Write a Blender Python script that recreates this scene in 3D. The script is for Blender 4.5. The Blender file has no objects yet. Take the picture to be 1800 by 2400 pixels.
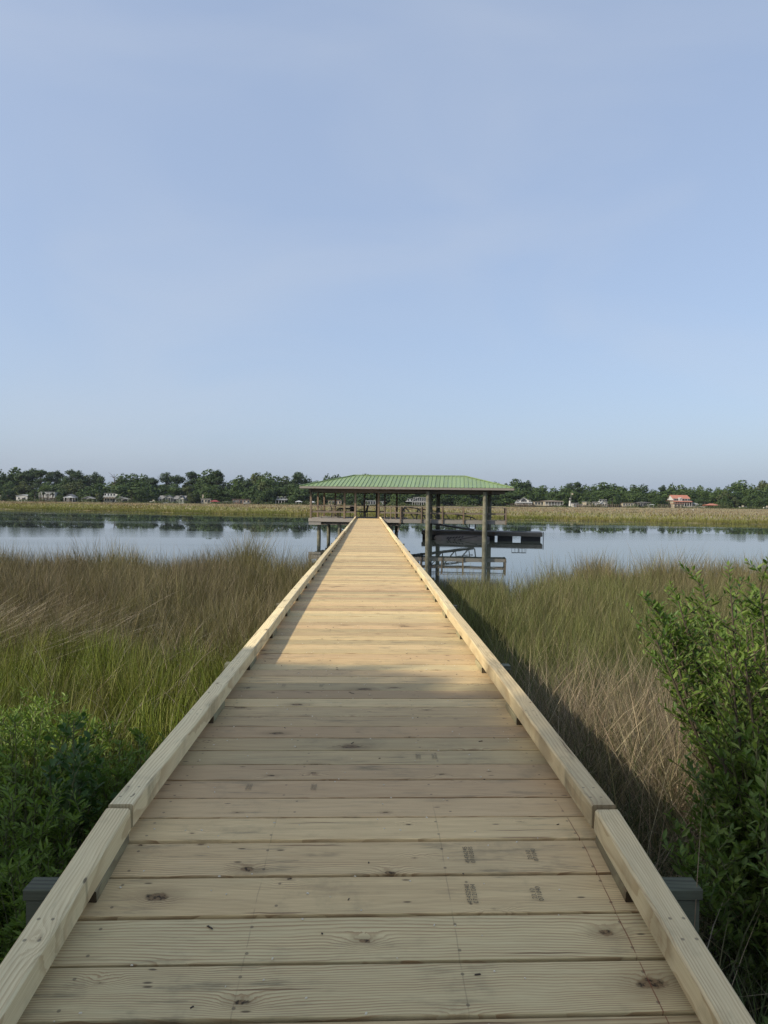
import bpy, bmesh, math, random
import numpy as np
from mathutils import Vector, Matrix

random.seed(11)
rng = np.random.default_rng(11)
S = bpy.context.scene
COL = S.collection
R = math.radians

# ------------------------------------------------------------------ camera
DECK = 1.55                       # deck top above the water (water is z = 0)
EYE = 1.245                       # eye above the level deck
CAM = Vector((0.0, 0.0, DECK + EYE))
F = 1664.0                        # focal length in pixels of an 1800 px wide picture
CM = (Matrix.Rotation(R(-1.3), 4, 'Z') @ Matrix.Rotation(R(90 - 0.84), 4, 'X')
      @ Matrix.Rotation(R(0.7), 4, 'Z'))
cam_d = bpy.data.cameras.new('camera')
cam_d.sensor_fit = 'HORIZONTAL'
cam_d.sensor_width = 36.0
cam_d.lens = F / 1800.0 * 36.0
cam_d.clip_start = 0.05
cam_d.clip_end = 6000.0
cam = bpy.data.objects.new('camera', cam_d)
COL.objects.link(cam)
cam.matrix_world = Matrix.Translation(CAM) @ CM
S.camera = cam

# ------------------------------------------------------------------ sky, sun, exposure
SUN_EL = R(36.0)
SUN_AZ = R(244.0)                 # clockwise from +Y: from the left, a little behind
w = bpy.data.worlds.new('World')
S.world = w
w.use_nodes = True
wn, wl = w.node_tree.nodes, w.node_tree.links
for n in list(wn):
    wn.remove(n)
wo = wn.new('ShaderNodeOutputWorld')
bg = wn.new('ShaderNodeBackground')
sky = wn.new('ShaderNodeTexSky')
sky.sky_type = 'NISHITA'
sky.sun_disc = False
sky.sun_elevation = SUN_EL
sky.sun_rotation = SUN_AZ
sky.altitude = 0.0
sky.air_density = 1.0
sky.dust_density = 3.0
sky.ozone_density = 1.6
bg.inputs['Strength'].default_value = 0.15
# thin high haze: faint streaks over the whole sky
tc = wn.new('ShaderNodeTexCoord')
mp = wn.new('ShaderNodeMapping')
mp.inputs['Scale'].default_value = (1.0, 1.0, 2.6)
mp.inputs['Rotation'].default_value = (0.0, 0.35, 0.2)
ns = wn.new('ShaderNodeTexNoise')
ns.inputs['Scale'].default_value = 2.2
ns.inputs['Detail'].default_value = 4.0
ns.inputs['Roughness'].default_value = 0.45
ns.inputs['Distortion'].default_value = 0.6
mr = wn.new('ShaderNodeMapRange')
mr.inputs['From Min'].default_value = 0.45
mr.inputs['From Max'].default_value = 0.80
mr.inputs['To Min'].default_value = 0.0
mr.inputs['To Max'].default_value = 0.36
mx = wn.new('ShaderNodeMix')
mx.data_type = 'RGBA'
mx.inputs['B'].default_value = (1.85, 2.02, 2.30, 1)
wl.new(tc.outputs['Generated'], mp.inputs['Vector'])
wl.new(mp.outputs['Vector'], ns.inputs['Vector'])
wl.new(ns.outputs['Fac'], mr.inputs['Value'])
wl.new(mr.outputs['Result'], mx.inputs['Factor'])
# moist air near the horizon holds back the glare there, all round the compass
sp = wn.new('ShaderNodeSeparateXYZ')
wl.new(tc.outputs['Generated'], sp.inputs[0])
el = wn.new('ShaderNodeMapRange')
el.interpolation_type = 'SMOOTHSTEP'
el.inputs['From Min'].default_value = -0.05
el.inputs['From Max'].default_value = 0.40
el.inputs['To Min'].default_value = 1.02
el.inputs['To Max'].default_value = 1.0
wl.new(sp.outputs['Z'], el.inputs['Value'])
tn_ = wn.new('ShaderNodeMix')
tn_.data_type = 'RGBA'
tn_.blend_type = 'MULTIPLY'
tn_.inputs['Factor'].default_value = 1.0
tn_.inputs['B'].default_value = (0.95, 0.96, 1.0, 1)
wl.new(sky.outputs['Color'], tn_.inputs['A'])
sc_ = wn.new('ShaderNodeVectorMath')
sc_.operation = 'SCALE'
wl.new(tn_.outputs['Result'], sc_.inputs[0])
wl.new(el.outputs['Result'], sc_.inputs['Scale'])
veil = wn.new('ShaderNodeMix')
veil.data_type = 'RGBA'
veil.inputs['Factor'].default_value = 0.74
veil.inputs['B'].default_value = (1.15, 1.41, 1.87, 1)
wl.new(sc_.outputs['Vector'], veil.inputs['A'])
wl.new(veil.outputs['Result'], mx.inputs['A'])
wl.new(mx.outputs['Result'], bg.inputs['Color'])
wl.new(bg.outputs['Background'], wo.inputs['Surface'])

sun_d = bpy.data.lights.new('sun', 'SUN')
sun_d.energy = 2.4
sun_d.angle = R(1.2)
sun_d.color = (1.0, 0.89, 0.71)
sun = bpy.data.objects.new('sun', sun_d)
COL.objects.link(sun)
to_sun = Vector((math.sin(SUN_AZ) * math.cos(SUN_EL), math.cos(SUN_AZ) * math.cos(SUN_EL), math.sin(SUN_EL)))
sun.rotation_euler = to_sun.to_track_quat('Z', 'Y').to_euler()
sun.location = (-40, -20, 40)

S.view_settings.view_transform = 'Standard'
S.view_settings.look = 'None'
S.view_settings.gamma = 1.0
S.view_settings.use_curve_mapping = False
S.view_settings.exposure = 1.1
S.render.engine = 'CYCLES'
S.cycles.use_denoising = True
S.cycles.denoiser = 'OPENIMAGEDENOISE'
S.cycles.denoising_input_passes = 'RGB_ALBEDO_NORMAL'
S.cycles.denoising_prefilter = 'NONE'
S.cycles.max_bounces = 6
S.cycles.diffuse_bounces = 3
S.cycles.transmission_bounces = 4
S.cycles.volume_bounces = 0
S.cycles.caustics_reflective = False
S.cycles.caustics_refractive = False


def U(px, py, Y):
    """world point on the plane y = Y that falls on this pixel of the 1800 x 2400 picture"""
    d = CM.to_3x3() @ Vector(((px - 900.0) / F, -(py - 1200.0) / F, -1.0))
    return CAM + d * (Y / d.y)


# ------------------------------------------------------------------ helpers
def tag(o, label=None, cat=None, group=None, kind=None):
    if label: o['label'] = label
    if cat: o['category'] = cat
    if group: o['group'] = group
    if kind: o['kind'] = kind
    return o


def empty(name, loc=(0, 0, 0), rz=0.0):
    o = bpy.data.objects.new(name, None)
    o.empty_display_size = 0.3
    COL.objects.link(o)
    o.location = loc
    o.rotation_euler = (0, 0, rz)
    return o


def link(name, me, parent=None, loc=None, rot=None, scale=None, matrix=None):
    o = bpy.data.objects.new(name, me)
    COL.objects.link(o)
    if parent is not None:
        o.parent = parent
    if matrix is not None:
        o.matrix_local = matrix
    if loc is not None: o.location = loc
    if rot is not None: o.rotation_euler = rot
    if scale is not None: o.scale = scale
    return o


class MB:
    """collects polygons; build() makes one mesh object"""
    def __init__(self):
        self.v, self.f, self.s = [], [], []

    def add(self, vs, fs, smooth=False):
        b = len(self.v)
        self.v += [tuple(p) for p in vs]
        for f in fs:
            self.f.append(tuple(b + i for i in f))
            self.s.append(smooth)
        return self

    def box(self, c, s, rz=0.0, ch=0.0, m=None):
        """box of centre c and size s; ch chamfers the edges that run along x"""
        sx, sy, sz = s[0] / 2, s[1] / 2, s[2] / 2
        if ch > 0:
            prof = [(-sy + ch, -sz), (sy - ch, -sz), (sy, -sz + ch), (sy, sz - ch),
                    (sy - ch, sz), (-sy + ch, sz), (-sy, sz - ch), (-sy, -sz + ch)]
        else:
            prof = [(-sy, -sz), (sy, -sz), (sy, sz), (-sy, sz)]
        n = len(prof)
        vs = [(-sx, y, z) for y, z in prof] + [(sx, y, z) for y, z in prof]
        fs = [(i, (i + 1) % n, n + (i + 1) % n, n + i) for i in range(n)]
        fs = [tuple(reversed(f)) for f in fs]
        fs += [tuple(range(n)), tuple(reversed(range(n, 2 * n)))]
        fs = [tuple(reversed(f)) for f in fs]
        cr, sr = math.cos(rz), math.sin(rz)
        out = []
        for x, y, z in vs:
            p = Vector((x * cr - y * sr, x * sr + y * cr, z))
            if m is not None:
                p = m @ p
            out.append((p.x + c[0], p.y + c[1], p.z + c[2]))
        return self.add(out, fs)

    def bar(self, p0, p1, wy, wz, ch=0.0):
        """rectangular bar from p0 to p1, wy wide, wz high"""
        p0, p1 = Vector(p0), Vector(p1)
        d = p1 - p0
        L = d.length
        x = d / L
        up = Vector((0, 0, 1)) if abs(x.z) < 0.95 else Vector((0, 1, 0))
        y = up.cross(x).normalized()
        z = x.cross(y)
        m = Matrix((x, y, z)).transposed()
        return self.box((p0 + p1) / 2, (L, wy, wz), 0.0, ch, m)

    def tube(self, path, rad, n=8, cap=True, smooth=True):
        path = [Vector(p) for p in path]
        if not hasattr(rad, '__len__'):
            rad = [rad] * len(path)
        vs, fs = [], []
        for i, p in enumerate(path):
            a = path[max(i - 1, 0)]
            b = path[min(i + 1, len(path) - 1)]
            t = (b - a).normalized()
            up = Vector((0, 0, 1)) if abs(t.z) < 0.9 else Vector((1, 0, 0))
            u = up.cross(t).normalized()
            v = t.cross(u)
            for k in range(n):
                an = 2 * math.pi * k / n
                q = p + (u * math.cos(an) + v * math.sin(an)) * rad[i]
                vs.append(q)
        for i in range(len(path) - 1):
            for k in range(n):
                fs.append((i * n + k, i * n + (k + 1) % n, (i + 1) * n + (k + 1) % n, (i + 1) * n + k))
        self.add(vs, fs, smooth)
        if cap:
            L = (len(path) - 1) * n
            self.add(vs[:n], [tuple(reversed(range(n)))])
            self.add(vs[L:], [tuple(range(n))])
        return self

    def mesh(self, name, mat):
        me = bpy.data.meshes.new(name)
        me.from_pydata(self.v, [], self.f)
        me.polygons.foreach_set('use_smooth', self.s)
        me.materials.append(mat)
        me.update()
        return me

    def build(self, name, mat, parent=None, loc=None, rot=None, kind=None):
        o = link(name, self.mesh(name, mat), parent, loc, rot)
        if kind: o['kind'] = kind
        return o


def np_mesh(name, V, tri=None, quad=None, mat=None, col=None, smooth=False):
    """fast mesh from numpy arrays"""
    me = bpy.data.meshes.new(name)
    parts, tot = [], []
    if quad is not None and len(quad):
        parts.append(quad.reshape(-1)); tot.append(np.full(len(quad), 4))
    if tri is not None and len(tri):
        parts.append(tri.reshape(-1)); tot.append(np.full(len(tri), 3))
    loops = np.concatenate(parts).astype(np.int32)
    tot = np.concatenate(tot).astype(np.int32)
    start = np.concatenate([[0], np.cumsum(tot)[:-1]]).astype(np.int32)
    me.vertices.add(len(V))
    me.vertices.foreach_set('co', np.ascontiguousarray(V, dtype=np.float32).reshape(-1))
    me.loops.add(len(loops))
    me.loops.foreach_set('vertex_index', loops)
    me.polygons.add(len(tot))
    me.polygons.foreach_set('loop_start', start)
    try:
        me.polygons.foreach_set('loop_total', tot)
    except Exception:
        pass
    me.polygons.foreach_set('use_smooth', np.full(len(tot), smooth, dtype=bool))
    if col is not None:
        at = me.color_attributes.new('Col', 'FLOAT_COLOR', 'POINT')
        c4 = np.ones((len(V), 4), dtype=np.float32)
        c4[:, :3] = col
        at.data.foreach_set('color', c4.reshape(-1))
    if mat is not None:
        me.materials.append(mat)
    me.update(calc_edges=True)
    return me


def vnoise(x, y, s, seed=0):
    """smooth pseudo-random field in about 0..1, feature size s"""
    r = np.random.default_rng(1000 + seed)
    out = np.zeros_like(np.asarray(x, dtype=float))
    for k in range(7):
        a = r.uniform(0, 2 * np.pi)
        f = 2 * np.pi / (s * r.uniform(0.6, 1.7))
        out += np.sin((x * np.cos(a) + y * np.sin(a)) * f + r.uniform(0, 6.28))
    return 0.5 + out / 7.0 * 0.9


# ------------------------------------------------------------------ materials
class NT:
    """small node-tree writer"""
    def __init__(self, name):
        self.m = bpy.data.materials.new(name)
        self.m.use_nodes = True
        self.t = self.m.node_tree
        self.t.nodes.clear()
        self.out = self.t.nodes.new('ShaderNodeOutputMaterial')

    def n(self, typ, **kw):
        nd = self.t.nodes.new('ShaderNode' + typ)
        for k, v in kw.items():
            setattr(nd, k, v)
        return nd

    def put(self, sock, v):
        if isinstance(v, bpy.types.NodeSocket):
            self.t.links.new(v, sock)
        elif v is not None:
            if hasattr(sock.default_value, '__len__') and not hasattr(v, '__len__'):
                v = [v] * len(sock.default_value)
            if hasattr(v, '__len__') and len(v) == 3 and len(sock.default_value) == 4:
                v = (*v, 1.0)
            sock.default_value = v

    def math(self, op, a, b=None, c=None, clamp=False):
        nd = self.n('Math', operation=op, use_clamp=clamp)
        for i, v in enumerate((a, b, c)):
            if v is not None:
                self.put(nd.inputs[i], v)
        return nd.outputs[0]

    def vec(self, op, a, b=None, scale=None):
        nd = self.n('VectorMath', operation=op)
        self.put(nd.inputs[0], a)
        if b is not None: self.put(nd.inputs[1], b)
        if scale is not None: self.put(nd.inputs['Scale'], scale)
        return nd.outputs[1] if op in ('LENGTH', 'DOT_PRODUCT', 'DISTANCE') else nd.outputs[0]

    def comb(self, x=0, y=0, z=0):
        nd = self.n('CombineXYZ')
        for i, v in enumerate((x, y, z)):
            self.put(nd.inputs[i], v)
        return nd.outputs[0]

    def sep(self, v):
        nd = self.n('SeparateXYZ')
        self.put(nd.inputs[0], v)
        return nd.outputs

    def noise(self, vec, scale, detail=3.0, rough=0.55, dist=0.0):
        nd = self.n('TexNoise')
        self.put(nd.inputs['Vector'], vec)
        nd.inputs['Scale'].default_value = scale
        nd.inputs['Detail'].default_value = detail
        nd.inputs['Roughness'].default_value = rough
        nd.inputs['Distortion'].default_value = dist
        return nd.outputs[0]

    def rng(self, v, a, b, c=0.0, d=1.0, smooth=True):
        nd = self.n('MapRange')
        if smooth: nd.interpolation_type = 'SMOOTHSTEP'
        self.put(nd.inputs['Value'], v)
        for nm, q in (('From Min', a), ('From Max', b), ('To Min', c), ('To Max', d)):
            self.put(nd.inputs[nm], q)
        return nd.outputs['Result']

    def mix(self, f, a, b, mode='MIX'):
        nd = self.n('Mix', data_type='RGBA', blend_type=mode)
        self.put(nd.inputs['Factor'], f)
        self.put(nd.inputs['A'], a)
        self.put(nd.inputs['B'], b)
        return nd.outputs['Result']

    def bump(self, h, strength, dist, normal=None):
        nd = self.n('Bump')
        self.put(nd.inputs['Height'], h)
        nd.inputs['Strength'].default_value = strength
        nd.inputs['Distance'].default_value = dist
        if normal is not None: self.put(nd.inputs['Normal'], normal)
        return nd.outputs[0]

    def principled(self, color, rough=0.7, normal=None, spec=0.4, metal=0.0):
        nd = self.n('BsdfPrincipled')
        self.put(nd.inputs['Base Color'], color)
        self.put(nd.inputs['Roughness'], rough)
        self.put(nd.inputs['Metallic'], metal)
        self.put(nd.inputs['Specular IOR Level'], spec)
        if normal is not None: self.put(nd.inputs['Normal'], normal)
        self.t.links.new(nd.outputs[0], self.out.inputs['Surface'])
        return nd


def plain(name, col, rough=0.7, var=0.25, scale=3.0, spec=0.3, metal=0.0):
    """a paint or plastic with blotchy wear"""
    t = NT(name)
    p = t.n('TexCoord').outputs['Object']
    a = t.noise(p, scale, 5.0, 0.6)
    b = t.noise(p, scale * 9, 3.0, 0.6)
    f = t.math('ADD', t.math('MULTIPLY', a, 0.7), t.math('MULTIPLY', b, 0.3))
    f = t.rng(f, 0.3, 0.7, 1 - var, 1 + var * 0.6)
    c = t.vec('SCALE', (*col,), scale=f)
    t.principled(c, t.rng(b, 0.3, 0.7, rough - 0.08, min(1, rough + 0.08)),
                 t.bump(b, 0.2, 0.004), spec, metal)
    return t.m


def wood(name, light, dark, tint, ring=80.0, line=0.55, knots=1.0, stain=0.35, chalk=False, nails=None, weather=0.0, brown=None, nail_y=0.052, endgrain_shade=0.35):
    """sawn softwood; the grain runs along the object's own x axis"""
    t = NT(name)
    P0 = t.n('TexCoord').outputs['Object']
    rnd = t.n('ObjectInfo').outputs['Random']
    r2 = t.math('FRACT', t.math('MULTIPLY', rnd, 17.31))
    r3 = t.math('FRACT', t.math('MULTIPLY', rnd, 53.77))
    P = t.vec('ADD', P0, t.comb(t.math('MULTIPLY', rnd, 91.0), t.math('MULTIPLY', r2, 23.0), t.math('MULTIPLY', r3, 7.0)))
    x, y, z = t.sep(P)
    # knots
    vo = t.n('TexVoronoi', voronoi_dimensions='2D', feature='F1')
    t.put(vo.inputs['Vector'], t.comb(t.math('MULTIPLY', x, 2.1), t.math('MULTIPLY', y, 4.6), 0.0))
    vo.inputs['Scale'].default_value = 1.0
    wob = t.noise(t.vec('MULTIPLY', P, (1, 1, 1)), 30.0, 3.0, 0.6)
    d = t.math('ADD', vo.outputs['Distance'], t.math('MULTIPLY', t.math('SUBTRACT', wob, 0.5), 0.09))
    cr, cg, cb = t.sep(vo.outputs['Color'])
    has = t.math('GREATER_THAN', cr, 1.0 - 0.72 * knots)
    rad = t.math('ADD', 0.015, t.math('MULTIPLY', t.math('POWER', cg, 4.0), 0.15))
    core = t.math('MULTIPLY', t.rng(d, rad, t.math('MULTIPLY', rad, 0.55)), has)
    halo = t.math('MULTIPLY', t.rng(d, t.math('MULTIPLY', rad, 3.2), t.math('MULTIPLY', rad, 0.6)), has)
    # growth rings: lines along x that swing round the knots
    q = t.comb(t.math('MULTIPLY', x, 0.22), y, z)
    w1 = t.noise(q, 2.6, 2.0, 0.5)
    w2 = t.noise(t.comb(t.math('MULTIPLY', x, 0.9), y, z), 9.0, 2.0, 0.5)
    fr = t.math('MULTIPLY', t.math('ADD', 0.45, t.math('MULTIPLY', t.math('FRACT', t.math('MULTIPLY', rnd, 7.13)), 1.5)), ring)
    u = t.math('ADD', t.math('MULTIPLY', t.math('ADD', y, t.math('ADD', t.math('MULTIPLY', w1, 0.16), t.math('MULTIPLY', w2, 0.010))), fr),
               t.math('MULTIPLY', t.math('MULTIPLY', t.math('POWER', 2.718, t.math('MULTIPLY', t.math('MULTIPLY', d, d), -55.0)), has), 3.0))
    fu = t.math('FRACT', u)
    late = t.math('MULTIPLY', t.rng(fu, 0.35, 0.92), t.rng(fu, 1.0, 0.95))
    soft = t.noise(t.comb(t.math('MULTIPLY', x, 0.8), t.math('MULTIPLY', y, 9.0), z), 3.0, 3.0, 0.6)
    late = t.math('MULTIPLY', late, t.rng(soft, 0.28, 0.60, 0.30, 1.0))
    fib = t.noise(t.comb(t.math('MULTIPLY', x, 7.0), t.math('MULTIPLY', y, 420.0), t.math('MULTIPLY', z, 420.0)), 1.0, 2.0, 0.6)
    # colour
    tn = t.noise(t.comb(t.math('MULTIPLY', x, 0.9), t.math('MULTIPLY', y, 3.0), z), 1.6, 3.0, 0.6)
    base = t.mix(t.rng(t.math('ADD', t.math('MULTIPLY', tn, 0.8), t.math('MULTIPLY', r3, 0.55)), 0.40, 0.95), light, tint)
    if brown:
        base = t.mix(t.rng(r2, 0.45, 0.95, 0.0, 0.9), base, brown)
    c = t.mix(t.math('MULTIPLY', late, line), base, dark)
    c = t.mix(t.rng(fib, 0.35, 0.75, 0.0, 0.35), c, dark)
    # grey mildew and planer smears
    st = t.noise(t.comb(t.math('MULTIPLY', x, 2.2), t.math('MULTIPLY', y, 16.0), z), 1.6, 5.0, 0.68)
    st2 = t.noise(P, 1.7, 3.0, 0.5)
    sm = t.math('MULTIPLY', t.rng(st, 0.50, 0.74), t.rng(st2, 0.42, 0.62))
    c = t.mix(t.math('MULTIPLY', sm, stain), c, (0.125, 0.110, 0.065))
    pale = t.math('MULTIPLY', t.rng(st, 0.42, 0.25), t.rng(st2, 0.55, 0.72))
    c = t.mix(t.math('MULTIPLY', pale, 0.35), c, (0.62, 0.55, 0.38))
    dp = t.noise(P, 3.4, 5.0, 0.7)
    c = t.mix(t.math('MULTIPLY', t.rng(dp, 0.54, 0.70), stain * 0.42), c, (0.20, 0.165, 0.095))
    if weather > 0:
        c = t.mix(weather, c, (0.20, 0.19, 0.17))
    # resin pockets and dark flecks
    vf = t.n('TexVoronoi', voronoi_dimensions='2D', feature='F1')
    t.put(vf.inputs['Vector'], t.comb(t.math('MULTIPLY', x, 7.0), t.math('MULTIPLY', y, 26.0), 0.0))
    vf.inputs['Scale'].default_value = 1.0
    fr_, fg_, fb_ = t.sep(vf.outputs['Color'])
    fl = t.math('MULTIPLY', t.rng(vf.outputs['Distance'], 0.13, 0.05), t.math('GREATER_THAN', fr_, 0.965))
    c = t.mix(t.math('MULTIPLY', fl, 0.8), c, (0.05, 0.035, 0.02))
    # checks that follow the grain
    vc = t.n('TexVoronoi', voronoi_dimensions='2D', feature='F1')
    t.put(vc.inputs['Vector'], t.comb(t.math('MULTIPLY', x, 1.3), t.math('MULTIPLY', t.math('ADD', y, t.math('MULTIPLY', w2, 0.012)), 52.0), 0.0))
    vc.inputs['Scale'].default_value = 1.0
    kr, kg, kb = t.sep(vc.outputs['Color'])
    ck = t.math('MULTIPLY', t.rng(vc.outputs['Distance'], 0.22, 0.08), t.math('GREATER_THAN', kr, 0.945))
    c = t.mix(t.math('MULTIPLY', ck, 0.75), c, (0.115, 0.060, 0.028))
    # knots last
    c = t.mix(t.math('MULTIPLY', halo, 0.42), c, (0.18, 0.125, 0.060))
    kin = t.noise(t.vec('MULTIPLY', P, (1, 1, 1)), 70.0, 3.0, 0.6)
    c = t.mix(core, c, t.mix(t.rng(kin, 0.36, 0.58), (0.035, 0.024, 0.012), (0.19, 0.125, 0.060)))
    # end grain is darker; curb blocks add the shade under the curb
    ob_n = t.sep(t.n('TexCoord').outputs['Normal'])
    c = t.mix(t.math('MULTIPLY', t.math('GREATER_THAN', t.math('ABSOLUTE', ob_n[0]), 0.9), endgrain_shade), c, (0.045, 0.032, 0.018))
    # each board a little lighter or darker
    c = t.vec('SCALE', c, scale=t.math('ADD', 0.80, t.math('MULTIPLY', rnd, 0.42)))
    x0, y0, z0 = t.sep(P0)
    if nails:
        m = None
        for nx in nails:
            dx = t.math('SUBTRACT', x0, nx)
            dy = t.math('SUBTRACT', t.math('ABSOLUTE', t.math('ADD', y0, t.math('MULTIPLY', r2, 0.012))), nail_y)
            dd = t.math('SQRT', t.math('ADD', t.math('MULTIPLY', dx, dx), t.math('MULTIPLY', dy, dy)))
            k = t.rng(dd, 0.0065, 0.004)
            m = k if m is None else t.math('MAXIMUM', m, k)
        c = t.mix(t.math('MULTIPLY', m, 0.6), c, (0.07, 0.055, 0.04))
    if chalk:
        gp = t.n('NewGeometry').outputs['Position']
        gx, gy, gz = t.sep(gp)
        wv = t.math('MULTIPLY', t.math('SUBTRACT', t.noise(gp, 6.0, 2.0), 0.5), 0.012)
        near = t.rng(gy, 3.0, 2.7)
        brk = t.rng(t.noise(gp, 14.0, 3.0), 0.35, 0.55)
        for cx, colr, a in ((0.805, (0.16, 0.045, 0.022), 0.75), (0.282, (0.14, 0.10, 0.06), 0.33), (-0.343, (0.14, 0.10, 0.06), 0.28)):
            l = t.rng(t.math('ABSOLUTE', t.math('SUBTRACT', t.math('ADD', gx, wv), cx)), 0.0026, 0.0012)
            c = t.mix(t.math('MULTIPLY', t.math('MULTIPLY', l, near), t.math('MULTIPLY', brk, a)), c, colr)
    hgt = t.math('SUBTRACT', t.math('ADD', t.math('MULTIPLY', late, 0.6), t.math('MULTIPLY', fib, 0.5)), t.math('MULTIPLY', core, 0.8))
    t.principled(c, t.rng(late, 0.0, 1.0, 0.82, 0.66), t.bump(hgt, 0.35, 0.0022), 0.28)
    return t.m


def roofing(name, col):
    """painted ribbed sheet: every panel a little different, faded and streaked down the slope"""
    t = NT(name)
    p = t.n('TexCoord').outputs['Object']
    rnd = t.n('ObjectInfo').outputs['Random']
    x, y, z = t.sep(p)
    a = t.noise(t.comb(t.math('MULTIPLY', x, 5.0), t.math('MULTIPLY', y, 0.6), 0.0), 1.0, 4.0, 0.6)
    b = t.noise(p, 0.5, 3.0, 0.6)
    f = t.math('ADD', t.math('ADD', 0.72, t.math('MULTIPLY', rnd, 0.22)), t.math('MULTIPLY', t.math('ADD', a, b), 0.17))
    c = t.vec('SCALE', (*col,), scale=f)
    c = t.mix(t.rng(a, 0.58, 0.75, 0.0, 0.30), c, (0.30, 0.31, 0.25))
    t.principled(c, t.rng(a, 0.3, 0.7, 0.30, 0.52), t.bump(b, 0.15, 0.02), 0.5)
    return t.m


def leafy(name, c1, c2, trans=0.35, rough=0.55, scale=0.6, attr=False, spec=0.3):
    """foliage: colour varies leaf by leaf, some light passes through"""
    t = NT(name)
    if attr:
        a = t.n('Attribute', attribute_name='Col')
        c = a.outputs['Color']
    else:
        g = t.n('NewGeometry')
        oi = t.n('ObjectInfo').outputs['Random']
        p = t.n('TexCoord').outputs['Object']
        f = t.math('ADD', t.math('MULTIPLY', g.outputs['Random Per Island'], 0.55),
                   t.math('ADD', t.math('MULTIPLY', t.noise(p, scale, 2.0), 0.5), t.math('MULTIPLY', oi, 0.35)))
        c = t.mix(t.rng(f, 0.25, 1.1, smooth=False), c1, c2)
    pr = t.n('BsdfPrincipled')
    t.put(pr.inputs['Base Color'], c)
    pr.inputs['Roughness'].default_value = rough
    pr.inputs['Specular IOR Level'].default_value = spec
    tr = t.n('BsdfTranslucent')
    t.put(tr.inputs['Color'], t.mix(1.0, c, (1.0, 1.05, 0.55), 'MULTIPLY'))
    ms = t.n('MixShader')
    ms.inputs[0].default_value = trans
    t.t.links.new(pr.outputs[0], ms.inputs[1])
    t.t.links.new(tr.outputs[0], ms.inputs[2])
    t.t.links.new(ms.outputs[0], t.out.inputs['Surface'])
    return t.m


W_DECK = wood('deck_pine', (0.635, 0.485, 0.250), (0.28, 0.175, 0.080), (0.505, 0.425, 0.232), ring=100, line=0.85,
              knots=1.0, stain=0.75, brown=(0.47, 0.335, 0.185), chalk=True, nails=(-0.80, -0.343, 0.282, 0.80))
W_CURB = wood('curb_pine', (0.74, 0.62, 0.36), (0.40, 0.275, 0.135), (0.63, 0.56, 0.35), ring=60, line=0.6, knots=0.8, stain=0.6, brown=(0.62, 0.48, 0.27), nails=(-2.33, -2.22, -1.12, -1.05, 0.1, 0.16, 1.22, 1.30, 2.24, 2.33), nail_y=0.020)
W_BLOCK = wood('block_pine', (0.34, 0.30, 0.17), (0.16, 0.12, 0.065), (0.27, 0.26, 0.15), ring=90, line=0.6, knots=0.5, stain=0.5, endgrain_shade=0.92)  # block ends near black: shade below the curb painted over the end grain
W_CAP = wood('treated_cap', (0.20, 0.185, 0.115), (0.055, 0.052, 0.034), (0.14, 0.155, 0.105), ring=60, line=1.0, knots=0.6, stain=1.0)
W_OLD = wood('weathered_timber', (0.22, 0.17, 0.125), (0.10, 0.075, 0.055), (0.19, 0.165, 0.14), ring=70, line=0.5, knots=0.5, stain=0.5, weather=0.25)
W_OLDP = wood('weathered_post', (0.21, 0.155, 0.105), (0.10, 0.07, 0.045), (0.18, 0.145, 0.11), ring=70, line=0.5, knots=0.5, stain=0.5)
W_GREY = wood('grey_board', (0.30, 0.27, 0.235), (0.15, 0.13, 0.11), (0.25, 0.24, 0.22), ring=70, line=0.5, knots=0.4, stain=0.5, weather=0.3)

# ------------------------------------------------------------------ ground and water
def shore_near(x):
    """y of the near marsh edge"""
    l = 24.0 + 0.5 * np.sin(x * 0.5) + 0.55 * np.sin(x * 1.3 + 1) + 0.35 * np.sin(x * 3.1)
    r = 18.6 + 4.3 / (1 + np.exp(-(x - 5.2) * 1.1)) + 0.5 * np.sin(x * 1.1) + 0.4 * np.sin(x * 2.7 + 1)
    k = 1 / (1 + np.exp(-(x + 0.2) * 3.0))
    return l * (1 - k) + r * k


def shore_far(x):
    """y of the edge of the marsh across the creek"""
    return (132.0 - 0.40 * np.clip(x, -160, 160) + 1.4 * np.sin(x * 0.09 + 1.0) + 0.9 * np.sin(x * 0.23)
            + 0.5 * np.sin(x * 0.61 + 2))


def ground_z(x, y):
    x = np.asarray(x, float); y = np.asarray(y, float)
    s = shore_near(x); f = shore_far(x)
    near = np.interp(y, [-200, -6, -1.5, 0, 2.5, 5, 12, 18], [1.6, 1.05, 0.86, 0.74, 0.52, 0.40, 0.30, 0.24])
    bank = np.clip((s - y) / 1.6, -1, 1)
    near = np.where(y > s - 1.6, 0.02 + 0.24 * bank * np.where(bank > 0, 1, 3.2), near)
    far = np.interp(y - f, [-6, 0, 2, 40, 200, 275, 300, 330, 500, 2500], [-0.8, 0.0, 0.22, 0.30, 0.36, 0.42, 0.8, 1.3, 2.5, 8])
    z = np.where(y < (s + f) / 2, np.maximum(near, -0.9), np.maximum(far, -0.9))
    return z + 0.05 * (vnoise(x, y, 1.7, 3) - 0.5) * (y < 60)


def gz1(x, y):
    return float(ground_z(np.array([x]), np.array([y]))[0])


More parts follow.
